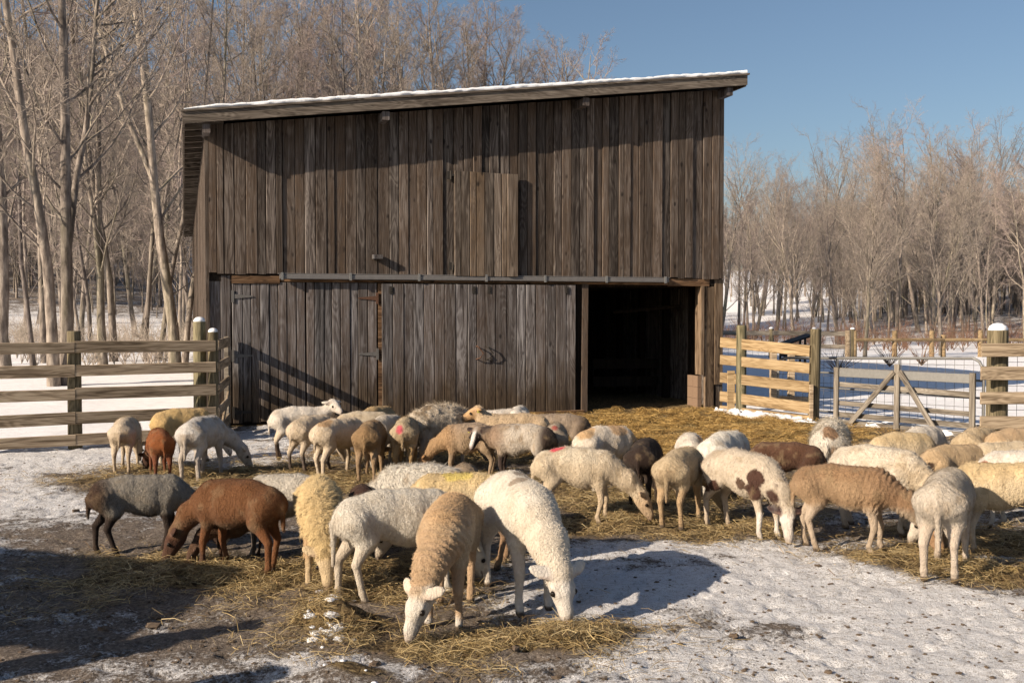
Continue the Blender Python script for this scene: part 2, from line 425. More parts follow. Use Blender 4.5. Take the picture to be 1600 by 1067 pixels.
lf_ = sst(70, 95, np.hypot(GX, GY))*sst(-.06, -.22, GX/np.maximum(GY, 1)); sv = sv*(1-.62*lf_); rf2 = sst(60, 80, np.hypot(GX, GY))*sst(.29, .36, GX/np.maximum(GY, 1)); sv = sv*(1-.58*rf2)
hay_v = hay_v*(1-out_v)
bd = (GX-BL.x)*BN.x+(GY-BL.y)*BN.y; bt = (GX-BL.x)*BU.x+(GY-BL.y)*BU.y
inb = (bd > -.1) & (bd < 24) & (bt > 0) & (bt < 8.7)
sv = np.where(inb, 0, sv); hay_v = np.where(inb, .8, hay_v)
for nm, arr in (('hay', hay_v), ('snow', sv)):
    at_ = go.data.attributes.new(nm, 'FLOAT', 'POINT'); at_.data.foreach_set('value', arr.astype(np.float32).ravel())

# ------------------------------------------------------------------ barn
BR = math.atan2(BU.y, BU.x)
barn = empty('barn', BL, BR, 'weathered brown plank barn with snowy sloping roof and open dark doorway', 'barn')
def fac(px, py, dep=0.0):
    "pixel -> (t, z) on the facade plane (dep metres behind it)"
    d = ray(px, py); o = Vector((0, 0, CAMH)); p0 = BL+BN*dep
    k = (p0-o).dot(BN)/d.dot(BN); p = o+d*k
    return (p-BL).dot(BU), p.z
BW = fac(1130, 400)[0]
BD = 24.0
OV = .42
T0, ZF0 = fac(285, 193, -OV); T1, ZF1 = fac(1168, 133, -OV)
def roofz(t): return ZF0+(ZF1-ZF0)/(T1-T0)*(t-T0)
def plank(t0, t1, z0, z1, y0, th, mat, parent, z0b=None, z1b=None, name='board'):
    "vertical board, chamfered, front face at y0 (towards the yard), th thick"
    g = .0045; c = .007; t0 += g; t1 -= g
    z0b = z0 if z0b is None else z0b; z1b = z1 if z1b is None else z1b
    P = [(t0, y0+th), (t0, y0+c), (t0+c, y0), (t1-c, y0), (t1, y0+c), (t1, y0+th)]
    j = [rnd.uniform(-.004, .004) for _ in range(2)]
    def zz(a, b, t): return a+(b-a)*(t-t0)/(t1-t0)
    V = [(t, yy, zz(z0, z0b, t)) for t, yy in P]+[(t+j[0]*.4, yy+j[1]*.6, zz(z1, z1b, t)) for t, yy in P]
    F = [(5,4,3,2,1,0), (6,7,8,9,10,11)]+[(i, (i+1)%6, 6+(i+1)%6, 6+i) for i in range(6)]
    return mesh_obj(name, V, F, mat, parent)
ZL = 2.31
# upper wall boards
hx0, hz1 = fac(708, 268); hx1, _ = fac(807, 270); _, hz0 = fac(757, 432)
t = 0.0; LAP = []
while t < BW-.02:
    wd = rnd.choice([.10, .125, .14, .155, .17, .19, .15]); e = min(BW, t+wd)
    if BW-e < .07: e = BW
    z1a, z1b = roofz(t)+.02, roofz(e)+.02
    plank(t, e, ZL+rnd.uniform(-.02, .012), z1a, rnd.uniform(-.026, .006), .024, M['wall'], barn, z1b=z1b)
    t = e
# backing behind all front boards so no light leaks, with the doorway left open
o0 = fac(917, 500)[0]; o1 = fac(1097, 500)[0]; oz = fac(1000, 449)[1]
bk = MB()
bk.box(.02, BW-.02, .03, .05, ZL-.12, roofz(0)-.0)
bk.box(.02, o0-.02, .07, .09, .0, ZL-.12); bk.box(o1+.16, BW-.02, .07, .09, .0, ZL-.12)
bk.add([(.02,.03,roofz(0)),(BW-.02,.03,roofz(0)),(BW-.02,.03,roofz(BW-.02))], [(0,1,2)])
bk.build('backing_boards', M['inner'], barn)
# lower wall fixed boards
def run(px0, px1, n, z0, z1, y0, mat, parent, th=.026):
    a, b = fac(px0, 550, y0)[0], fac(px1, 550, y0)[0]
    ws = [rnd.uniform(.85, 1.15) for _ in range(n)]; s = sum(ws); t = a
    for q in ws:
        e = t+(b-a)*q/s
        plank(t, e, z0+rnd.uniform(-.012, .012), z1, y0+rnd.uniform(-.005, .005), th, mat, parent); t = e
    return a, b
run(326, 345, 1, .05, ZL-.03, .036, M['door'], barn); run(345, 361.5, 1, .05, ZL-.03, .036, M['door'], barn)
run(1102, 1116, 1, .03, ZL-.14, .03, M['beamv'], barn); run(1116, 1130, 1, .45, ZL-.02, .022, M['beamv'], barn)
run(1118, 1130, 1, .0, .45, .045, M['door'], barn)
# header beams and sliding track
def hbox(px0, px1, py0, py1, y0, y1, mat, name, parent=barn):
    t0, z1 = fac(px0, py0, y0); t1, _ = fac(px1, py0, y0); _, z0 = fac(px0, py1, y0)
    return MB().bar(((t0), (y0+y1)/2, (z0+z1)/2), ((t1), (y0+y1)/2, (z0+z1)/2), y1-y0, z1-z0).build(name, mat, parent)
hbox(362, 437, 430, 443, .0, .06, M['beam'], 'header_beam')
t1 = fac(1045, 440)[0]
MB().bar((t1+.003, .04, ZL-.075), (BW-.26, .04, ZL-.075), .05, .13).build('header_beam', M['beam'], barn)
MB().bar((fac(437,435)[0], .045, ZL-.07), (t1, .045, ZL-.07), .045, .10).build('header_beam', M['beam'], barn)
ta, tb = fac(437, 435, -.07)[0], fac(1045, 438, -.07)[0]
tr = empty('sliding_track'); tr.parent = barn
MB().bar((ta, -.055, ZL-.045), (tb, -.055, ZL-.045), .05, .075, c=.012).build('track_rail', M['track'], tr)
tp = MB()
tp.bar((ta-.02, -.03, ZL+.002), (tb+.02, -.03, ZL+.002), .09, .012)
tp.build('track_flange', M['track'], tr)
for px in (441, 548, 655, 760, 852, 948, 1040):
    q = fac(px, 437, -.085)[0]
    MB().box(q-.018, q+.018, -.096, -.078, ZL-.095, ZL+.02).build('track_bracket', M['metal'], tr)
# hinged doors
def door(name, px0, px1, n, z0, z1, y0, label=None, th=.03):
    d = empty(name); d.parent = barn
    if label: d['label'] = label
    a, b = run(px0, px1, n, z0, z1, y0, M['door'], d, th)
    for zz in (z0+.35, z1-.35): MB().box(a+.03, b-.03, y0+th+.002, y0+th+.03, zz-.07, zz+.07).build('batten', M['beam'], d)
    return d, a, b
d1, a1, b1 = door('hinged_door', 363, 477.5, 8, .04, ZL-.13, .02)
d2, a2, b2 = door('hinged_door', 479, 589.5, 8, .05, ZL-.13, .024)
pp = fac(590, 550, .05)[0]; pq = fac(597, 550, .05)[0]
MB().bar((pp+.045, .055, .02), (pp+.045, .055, ZL-.13), .08, .05, up=(0,1,0)).build('door_post', M['beam'], barn)
sd, a3, b3 = door('sliding_door', 597, 900, 19, .03, ZL-.14, -.055, th=.035)
def hinge(t, z, sgn, mat, parent, y):
    h = MB(); h.box(t-.02, t+.02, y-.012, y, z-.09, z+.09)
    L = .30*sgn
    h.add([(t+.02*sgn, y-.008, z-.035), (t+.02*sgn, y-.008, z+.035), (t+L, y-.008, z+.008), (t+L, y-.008, z-.008),
           (t+.02*sgn, y-.001, z-.035), (t+.02*sgn, y-.001, z+.035), (t+L, y-.001, z+.008), (t+L, y-.001, z-.008)],
          [(0,1,2,3), (4,7,6,5), (0,3,7,4), (1,5,6,2), (3,2,6,7)])
    o = h.build('hinge', mat, parent)
    MB().tube([(t, y-.018, z-.095), (t, y-.018, z+.095)], .011, 8).build('hinge_pin', mat, o) if parent is barn else None
    return o
hinge(a1+.01, fac(362, 463)[1], 1, M['hingemetal'], d1, .012); hinge(a1+.01, fac(362, 556)[1], 1, M['hingemetal'], d1, .012); hinge(a1+.01, fac(352, 645)[1], 1, M['darkmetal'], d1, .012)
hinge(b2-.0, fac(590, 466)[1], -1, M['rust'], d2, .016); hinge(b2, fac(590, 553)[1], -1, M['hingemetal'], d2, .016)
for px in (611, 741, 765, 886):
    q, z = fac(px, 452, -.07)
    hh = MB(); hh.box(q-.028, q+.028, -.068, -.058, z-.07, z+.045); hh.tube([(q, -.075, z-.03), (q, -.066, z-.03)], .012, 8); hh.tube([(q, -.075, z+.01), (q, -.066, z+.01)], .012, 8)
    hh.build('hanger_bracket', M['darkmetal'], sd)
for px, mt in ((745, 'rust'), (760, 'darkmetal')):
    q, z = fac(px, 551, -.08)
    zz = lambda py: fac(px, py, -.08)[1]
    pts = [(q, -.06, zz(541)), (q, -.11, zz(541)), (q+.02, -.125, zz(542)), (q+.10, -.125, zz(552)), (q+.05, -.12, zz(559)), (q-.0, -.10, zz(561)), (q, -.06, zz(561))]
    MB().tube(pts, .011, 8).build('door_handle', M[mt], sd)
# leaning jamb board, doorway posts
q0, q1 = fac(900, 550, .0)[0], fac(917, 550, .0)[0]
jm = MB(); jm.bar((q1-.06, -.02, .0), (q1-.03, .02, ZL-.12), .11, .05, up=(0,1,0)); jm.build('jamb_board', M['wall'], barn)
jm = MB(); jm.bar((q0+.08, .06, .0), (q0+.09, .06, ZL-.12), .14, .05, up=(0,1,0)); jm.build('door_post', M['inner'], barn)
jr = MB(); jr.bar((o1+.02, .12, .62), (o1+.02, .12, ZL-.13), .07, .22, up=(0,1,0)); jr.build('jamb_post', M['beamv'], barn)
jr = MB(); jr.bar((o1+.09, .05, .0), (o1+.09, .05, ZL-.13), .03, .05, up=(0,1,0)); jr.build('jamb_trim', M['beamv'], barn)
for k in range(3):
    for j in range(2):
        MB().box(o1-.03+j*.004, o1+.045, .095+j*.2, .285+j*.2, .0+k*.2, .195+k*.2).build('concrete_block', M['block'], barn)
MB().bar((q0+.1, -.09, .045), (q0-.85, -.12, .04), .10, .07).build('ground_sill', M['beam'], barn)
# hatch
ht = empty('loft_hatch'); ht.parent = barn; ht['label'] = 'plank loft hatch standing proud of the upper wall'
t = hx0
for k, q in enumerate([.10, .13, .10, .13, .14, .12, .08, .17]):
    wq = (hx1-hx0)*q/.97
    if k == 7: pass
    plank(t, t+wq, hz0+.0, hz1-.02*(t-hx0), -.092+rnd.uniform(-.006, .006) - (.022 if k == 7 else 0), .035, M['hatch'], ht); t += wq
for zpx, xpx in ((274, 700), (416, 703)):
    q, z = fac(xpx, zpx, -.03)
    h = MB(); h.box(q-.02, q+.035, -.055, -.02, z-.06, z+.06); h.tube([(q+.04, -.06, z-.07), (q+.04, -.06, z+.07)], .014, 8)
    h.box(q+.04, q+.22, -.072, -.064, z-.016, z+.016)
    h.build('hinge', M['darkmetal'], ht)
q, z = fac(590, 402); MB().box(q-.09, q+.06, -.13, -.014, z-.03, z+.035).build('wooden_block', M['door'], barn)
for px, py in ((322, 200), (600, 182), (910, 160), (1133, 143)):
    q, z = fac(px, py, -.2); z = roofz(q)-.085
    MB().bar((q, -OV+.05, z), (q, .1, z), .11, .13).build('purlin_end', M['door'], barn)
# side walls
def side(xs_, mat, name, zt):
    m = MB(); yv = .06
    while yv < BD:
        wv = rnd.uniform(.14, .19); p = rnd.uniform(0, .012); x0 = xs_
        m.box(x0-p-(.02), x0+.02-p, yv, yv+wv-.008, .0, zt); yv += wv
    o = m.build(name, mat, barn); o['kind'] = 'stuff'; return o
side(-.0, M['wall'], 'left_side_boards', roofz(0)-.01); side(BW+.0, M['wall'], 'right_side_boards', roofz(BW)-.01)
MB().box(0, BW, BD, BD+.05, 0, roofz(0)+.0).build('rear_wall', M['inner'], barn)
MB().box(-.03, .02, -.014, .055, .0, roofz(0)-.01).build('corner_board', M['wall'], barn)
# interior
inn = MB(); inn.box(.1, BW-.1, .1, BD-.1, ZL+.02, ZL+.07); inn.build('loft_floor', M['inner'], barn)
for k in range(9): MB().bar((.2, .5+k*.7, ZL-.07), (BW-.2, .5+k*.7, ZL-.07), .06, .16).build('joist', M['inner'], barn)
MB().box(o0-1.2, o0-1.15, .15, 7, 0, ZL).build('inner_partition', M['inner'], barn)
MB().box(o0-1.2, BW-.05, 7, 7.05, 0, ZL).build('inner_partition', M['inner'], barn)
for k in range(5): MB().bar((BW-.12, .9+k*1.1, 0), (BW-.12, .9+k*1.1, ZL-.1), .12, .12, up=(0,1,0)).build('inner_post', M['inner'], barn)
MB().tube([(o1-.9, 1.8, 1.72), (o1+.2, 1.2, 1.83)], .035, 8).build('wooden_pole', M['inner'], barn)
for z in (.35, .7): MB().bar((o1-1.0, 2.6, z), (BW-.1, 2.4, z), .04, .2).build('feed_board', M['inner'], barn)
# roof
roof = empty('roof'); roof.parent = barn
def slab(t0, t1, y0, y1, dz0, dz1, name, mat, par=roof, n=1):
    V = [(a, b, roofz(a)+c) for c in (dz0, dz1) for a, b in ((t0,y0),(t1,y0),(t1,y1),(t0,y1))]
    return mesh_obj(name, V, [(0,3,2,1),(4,5,6,7),(0,1,5,4),(1,2,6,5),(2,3,7,6),(3,0,4,7)], mat, par)
slab(T0+.01, T1-.01, -OV+.045, BD+.3, .10, .125, 'roof_deck', M['inner'])
slab(T0, T1, -OV, -OV+.04, 0, .165, 'fascia_board', M['fascia'])
slab(T0-.02, T1+.03, -OV-.025, -OV+.06, .167, .195, 'drip_board', M['fascia'])
slab(T1-.04, T1, -OV+.042, BD+.3, -.02, .165, 'side_fascia', M['fascia'])
slab(T0, T0+.03, -OV+.042, BD+.3, -.0, .165, 'side_fascia', M['fascia'])
k = 0.0
while k < BD:
    slab(T0+.035, 0.25, k, k+.06, -.03, .095, 'rafter_tail', M['fascia']); k += .6
# snow on the roof: lumpy sheet with real thickness
nX, nY = 260, 8
V = []; F = []
for i in range(nX+1):
    tt = T0+.02+(T1-T0-.03)*i/nX
    e = .5+.5*float(vn(tt*3.1, 3.3)); th = .05+.022*e+.010*float(vn(tt*14, 1.2))
    if tt < T0+.5: th *= .35+.65*(tt-T0)/.5
    for j, (yy, zz) in enumerate([(-OV, .196), (-OV-.012-.006*e, .196+th*.4), (-OV+.005, .196+th*.85), (-OV+.06, .196+th), (.3, .21+th), (4, .22+th), (BD+.2, .22+th)]):
        V.append((tt, yy+.012*float(vn(tt*9, j*1.7)), roofz(tt)+zz))
nY = 7
for i in range(nX):
    for j in range(nY-1): F.append((i*nY+j, (i+1)*nY+j, (i+1)*nY+j+1, i*nY+j+1))
mesh_obj('roof_snow', V, F, M['snow'], roof, True)

# ------------------------------------------------------------------ fences
def gz(p): return ghf(p[0], p[1])
def post(parent, p, top, r, mat, cap=False, name='post', lean=(0, 0), sq=False):
    b = Vector((p[0], p[1], gz(p)-.05)); tpt = Vector((p[0]+lean[0], p[1]+lean[1], top))
    m = MB()
    if sq: m.bar(b, tpt, r*2, r*2, up=(0,1,0))
    else: m.tube([b, b.lerp(tpt, .5), tpt-Vector((0,0,.01)), tpt], [r*1.04, r, r*.98, r*.9], 14)
    o = m.build(name, mat, parent)
    if cap: MB().blob(tpt+Vector((0,0,.012)), (r*.92, r*.92, r*.62), 5, 12, 6, .05).build('snow_cap', M['snow'], parent, True)
    return o
def beam_between(a, b, th, ht, mat, parent, name, c=.008, up=None):
    "bar with its own x axis along its length, slightly bowed, so the grain runs along it"
    a, b = Vector(a), Vector(b); d = b-a; L = d.length; d.normalize()
    o = MB().bar((0,0,0), (L,0,0), th, ht, c=c).build(name, mat, parent)
    u = Vector(up) if up is not None else Vector((0,0,1))
    sdv = d.cross(u).normalized(); u = sdv.cross(d)
    mtx = Matrix((d, -sdv, u)).transposed().to_4x4(); mtx.translation = a
    o.matrix_local = mtx; return o
def rails(parent, a, b, zs, ht, th, mat, off=0.0, zs2=None, name='rail'):
    a = Vector((a[0], a[1], 0)); b = Vector((b[0], b[1], 0)); d = (b-a).normalized(); sdv = Vector((d.y, -d.x, 0))
    for i, z in enumerate(zs):
        z2 = (zs2 or zs)[i]
        jj = rnd.uniform(-.008, .008)
        beam_between(a+sdv*off+Vector((0,0,z+jj)), b+sdv*off+Vector((0,0,z2-jj)), th, ht+rnd.uniform(-.012,.008), mat, parent, name)
P0 = Vector((-4.07, 13.7, 0)); P1 = Vector((-5.53, 12.92, 0)); P2 = P1+(P1-P0); P3 = P2+(P1-P0); 
lf = empty('rail_fence', P0, 0, 'five rail brown board fence on round posts at left of the barn', 'fence'); lf.location = (0,0,0)
ZR = [1.285, .995, .70, .375+.02, .125]
rails(lf, P0+(P0-P1)*.045, P1, ZR, .15, .035, M['rail'], -.105); rails(lf, P1-(P1-P2)*.003, P2, ZR, .15, .035, M['rail'], -.108); rails(lf, P2, P3, ZR, .15, .035, M['rail'], -.105)
post(lf, P1, 1.49, .085, M['post']); post(lf, P2, 1.47, .085, M['post']); post(lf, P0+Vector((-.13,.06,0)), 1.60, .085, M['greenpost'], True); post(lf, P0+Vector((.06,.03,0)), 1.46, .07, M['post'], True)
W0 = BL+BU*.30+BN*-.04
c0 = P0+Vector((.13,.0,0))
sp = empty('fence_return', (0,0,0), 0, 'short five rail panel joining the left fence to the barn wall', 'fence')
rails(sp, c0, W0, [z+.0 for z in ZR], .14, .032, M['rail'], .0, name='rail')
post(sp, W0+Vector((-.02,-.05,0)), 1.36, .035, M['gatewood'], sq=True); 
MB().bar(c0+Vector((.02,0,.05)), W0+Vector((0,-.06,.50)), .03, .09).build('brace', M['rail'], sp)
# right fence next to the barn
Q0 = Vector((3.66, 17.65, 0)); Q1 = Vector((4.72, 16.0, 0)); 
rf = empty('rail_fence', (0,0,0), 0, 'sunlit yellow board fence between the barn and the metal gate', 'fence')
rails(rf, Q0, Q1, [1.21, .90, .60, .27, .0+.03], .175, .04, M['newrail'], .08, [1.11, .85, .55, .23, .02])
post(rf, Q1, 1.46, .085, M['post'], lean=(.03,0)); post(rf, at(1158, 600, 17.25), 1.50, .085, M['greenpost'])
q = at(1140, 600, 17.45); MB().bar((q.x, q.y-.12, .06), (q.x, q.y-.12, .73), .13, .03, up=(0,1,0)).build('upright_board', M['newrail'], rf)
q = at(1265, 600, 15.98); MB().bar((q.x, q.y-.1, .0), (q.x, q.y-.1, .6), .06, .04, up=(0,1,0)).build('upright_board', M['rail'], rf)
bf = empty('rail_fence', (0,0,0), 0, 'short dark board fence section just behind the sunlit yellow fence', 'fence')
a_, b_ = at(1205, 600, 18.5), at(1268, 600, 18.2)
rails(bf, a_, b_, [.75, .42, .15], .13, .035, M['rail'], .06); 
for px in (1208, 1236): post(bf, at(px, 600, 18.4), 1.0 if px == 1208 else 1.08, .055, M['rail'], sq=True)
# gate of grey wood
G0 = at(1309, 600, 15.7); G1 = at(1522, 600, 13.9)
g0 = Vector((G0.x, G0.y, 0)); g1 = Vector((G1.x, G1.y, 0))
gt = empty('wooden_gate', (0,0,0), 0, 'low grey wooden gate with two diagonal braces leaning beside the metal gate', 'gate')
rails(gt, g0, g1, [.84, .62, .34, .16, .05], .07, .025, M['gatewood'], 0, [.85, .60, .33, .17, .04])
beam_between(g0+Vector((0,-.01,.80)), g1+Vector((0,-.01,.82)), .03, .13, M['metal'], gt, 'top_rail')
gd = (g1-g0).normalized(); gn = Vector((gd.y, -gd.x, 0))
for f, top in ((0, .88), (.475, .97), (1, .90)):
    p = g0.lerp(g1, f)+gn*.035
    beam_between(p+Vector((0,0,.02)), p+Vector((0,0,top)), .085, .04, M['gatewood'], gt, 'stile', up=gn)
p = g0.lerp(g1, .46)+gn*.06; q = g0.lerp(g1, .13)+gn*.08; beam_between(p+Vector((0,0,.86)), q+Vector((0,0,.05)), .035, .075, M['gatewood'], gt, 'brace', up=gd)
p = g0.lerp(g1, .50)+gn*.06; q = g0.lerp(g1, .84)+gn*.22; beam_between(p+Vector((0,0,.87)), q+Vector((0,0,-.02)), .035, .075, M['gatewood'], gt, 'brace', up=gd)
# tube gate with mesh
tg = empty('metal_gate', (0,0,0), 0, 'galvanized tube gate with arched top rail and wire mesh infill', 'gate')
H0 = at(1216, 600, 17.3); H1 = at(1537, 600, 13.95); h0 = Vector((H0.x, H0.y, 0)); h1 = Vector((H1.x, H1.y, 0))
hd = (h1-h0).normalized(); Lg = (h1-h0).length
Zt = lambda f: .95+.14*f
pts = [h0+Vector((0,0,.12)), h0+Vector((0,0,.80)), h0+hd*.03+Vector((0,0,.90)), h0+hd*.12+Vector((0,0,.95))]
pts += [h1-hd*.16+Vector((0,0,1.09)), h1-hd*.07+Vector((0,0,1.05)), h1-hd*.015+Vector((0,0,.96)), h1+Vector((0,0,.82)), h1+Vector((0,0,.10))]
MB().tube(pts, .021, 8).build('top_tube', M['metal'], tg)
for z in (.12, .50, .74): MB().tube([h0+Vector((0,0,z)), h1+Vector((0,0,z+.05))], .016, 8).build('cross_tube', M['metal'], tg)
for f in (.33, .64): MB().tube([h0.lerp(h1, f)+Vector((0,0,.12)), h0.lerp(h1, f)+Vector((0,0,Zt(f)))], .018, 8).build('upright_tube', M['metal'], tg)
wm = MB()
k = .1
while k < Lg: wm.tube([h0+hd*k+Vector((0,-.02,.12)), h0+hd*k+Vector((0,-.02,Zt(k/Lg)))], .003, 4, False); k += .15
for z in (.2, .32, .44, .56, .68, .8, .9): wm.tube([h0+Vector((0,-.02,z)), h1+Vector((0,-.02,z+.1))], .003, 4, False)
o = wm.build('wire_mesh', M['wire'], tg); 
# right post fence
rp = empty('rail_fence', (0,0,0), 0, 'brown board fence at right edge on a thick snow capped post', 'fence')
p = at(1558, 600, 13.5); post(rp, p, 1.49, .135, M['post'], True)
a_ = at(1531, 600, 13.3); b_ = at(1720, 600, 13.3)
rails(rp, a_, b_, [1.24, .93, .615, .29], .17, .045, M['rail'], .03)
post(rp, at(1735, 600, 13.5), 1.5, .13, M['post'])
wf = MB()
a_ = at(1560, 600, 13.65); b_ = at(1720, 600, 13.65)
for k in range(12): q = Vector((a_.x, a_.y, 0)).lerp(Vector((b_.x, b_.y, 0)), k/11); wf.tube([q+Vector((0,0,.05)), q+Vector((0,0,1.3))], .003, 4, False)
for k in range(8): wf.tube([(a_.x, a_.y, .1+k*.16), (b_.x, b_.y, .1+k*.16)], .003, 4, False)
wf.build('wire_mesh', M['wire'], rp)
# far fences
ff = empty('rail_fence', (0,0,0), 0, 'distant weathered two rail fence with wire behind the yellow fence', 'fence')
FA = [at(px, 530, Y) for px, Y in ((1110, 38), (1205, 37.5), (1272, 37), (1332, 36.5))]
for i in range(3): rails(ff, FA[i], FA[i+1], [.92, .45], .16, .04, M['gatewood'], .05)
for i, p in enumerate(FA): post(ff, p, 1.08, .09, M['post'], True)
post(ff, at(1325, 530, 35.8), 1.05, .10, M['rail'])
wv = MB()
for i in range(3):
    for k in range(10):
        q = FA[i].lerp(FA[i+1], k/10); wv.tube([(q.x, q.y, .1), (q.x, q.y, 1.1)], .004, 3, False)
    for z in (.3, .5, .65, .9, 1.0): wv.tube([(FA[i].x, FA[i].y, z), (FA[i+1].x, FA[i+1].y, z)], .004, 3, False)
wv.build('wire_mesh', M['wire'], ff)
fb = empty('pole_fence', (0,0,0), 0, 'distant single pole fence crossing the snowy field before the saplings', 'fence')
FB = [at(px, 530, Y) for px, Y in ((1335, 36.5), (1398, 37), (1456, 37.5), (1474, 37.8), (1532, 38), (1620, 38.5))]
for i in (0, 1, 2, 3, 4): MB().tube([(FB[i].x, FB[i].y-.05, .70-.01*i), (FB[i+1].x, FB[i+1].y-.05, .70-.01*(i+1))], .06, 8).build('pole_rail', M['newrail'], fb)
for i, p in enumerate(FB): post(fb, p, 1.02 if i != 3 else .85, .09, M['newrail'])
a_, b_ = FB[0], FB[-1]
wv = MB()
for z in (1.0, .6, .35): wv.tube([(a_.x, a_.y, z), (b_.x, b_.y, z)], .006, 3, False)
wv.build('wire', M['wire'], fb)
# dark feeder behind the fence
fd = empty('hay_feeder', at(1238, 600, 33)*1, 0, 'black slant roofed hay feeder on snow behind the yellow fence', 'feeder'); fd.location.z = .05
MB().bar((-.62, 0, .52), (.56, 0, .92), 1.0, .05).build('roof', M['black'], fd)
MB().box(-.35, .35, -.3, .3, .22, .5).build('trough', M['black'], fd)
for sx in (-.32, .32):
    for sy in (-.28, .28): MB().box(sx-.03, sx+.03, sy-.03, sy+.03, 0, .60+(.2 if sx > 0 else 0)).build('leg', M['darkmetal'], fd)

# snow banks
sb = MB()
for i in range(60):
    f = rnd.random(); p = Q0.lerp(Q1, f)+Vector((rnd.uniform(-.25, .0), rnd.uniform(-.25, -.12), 0))
    sb.blob((p.x, p.y, .02), (rnd.uniform(.04, .17), rnd.uniform(.05, .14), rnd.uniform(.02, .09)), i, 14, 8, .12)
for i in range(16):
    p = g0.lerp(g1, rnd.random())+Vector((rnd.uniform(-.1,.3), rnd.uniform(.1, .35), 0)); sb.blob((p.x, p.y, .03), (.14, .12, .06), i+50, 9, 6, .18)
tag(sb.build('snow_lumps', M['snow'], None, True), 'white lumps of snow heaped along the foot of the right fences', 'snow lumps', kind='stuff')
s2 = MB()
for i in range(22):
    px, py = rnd.choice([(505,998),(528,1008),(520,938)]); g = gp(px+rnd.gauss(0,16), py+rnd.gauss(0,9)); r_ = rnd.uniform(.012, .04)
    s2.blob((g.x, g.y, ghf(g.x, g.y)-r_*.10), (r_*1.3, r_, r_*.5), i, 11, 7, .32)
for i in range(24):
    px, py = rnd.choice([(505,995),(528,1005),(520,938),(545,1050),(600,1058)]); g = gp(px+rnd.gauss(0,22), py+rnd.gauss(0,12)); r_ = rnd.uniform(.004, .014)
    s2.blob((g.x, g.y, ghf(g.x, g.y)+r_*.2), (r_*1.2, r_, r_*.7), i, 8, 5, .25)
tag(s2.build('snow_crumbs', M['snow'], None, True), 'crumbs of broken snow beside the straw clump in the foreground', 'snow', kind='stuff')

# ------------------------------------------------------------------ trees
def tubes_np(polys, sides):
    "polys: list of (pts[n,3], r[n]) with equal n -> verts, quads"
    P = np.array([p for p, r in polys]); Rr = np.array([r for p, r in polys]); m, n, _ = P.shape
    D = np.empty_like(P); D[:, 1:-1] = P[:, 2:]-P[:, :-2]; D[:, 0] = P[:, 1]-P[:, 0]; D[:, -1] = P[:, -1]-P[:, -2]
    D /= np.linalg.norm(D, axis=2, keepdims=True)+1e-9
    ref = np.where(np.abs(D[:, :1, 2:3]) < .9, np.array([0, 0, 1.]), np.array([1., 0, 0]))
    A = np.cross(D, np.broadcast_to(ref, D.shape)); A /= np.linalg.norm(A, axis=2, keepdims=True)+1e-9
    B = np.cross(A, D)
    an = 2*np.pi*np.arange(sides)/sides
    V = P[:, :, None]+(A[:, :, None]*np.cos(an)[:, None]+B[:, :, None]*np.sin(an)[:, None])*Rr[:, :, None, None]
    base = (np.arange(m)*n*sides)[:, None, None]; i = np.arange(n-1)[None, :, None]*sides; k = np.arange(sides)[None, None]; k2 = (k+1) % sides
    F = np.stack([base+i+k, base+i+k2, base+i+sides+k2, base+i+sides+k], -1).reshape(-1, 4)
    return V.reshape(-1, 3), F
def merge(parts):
    Vs, Fs, n = [], [], 0
    for v, f in parts: Vs.append(v); Fs.append(f+n); n += len(v)
    return np.concatenate(Vs), np.concatenate(Fs)
def branch(rs, p, d, L, r0, r1, n, wander, up):
    pts = [np.array(p, float)]; d = np.array(d, float); d /= np.linalg.norm(d)
    for i in range(n):
        d = d+rs.normal(0, wander, 3)+np.array([0, 0, up]); d /= np.linalg.norm(d)
        pts.append(pts[-1]+d*L/n)
    return np.array(pts), np.linspace(r0, r1, n+1)
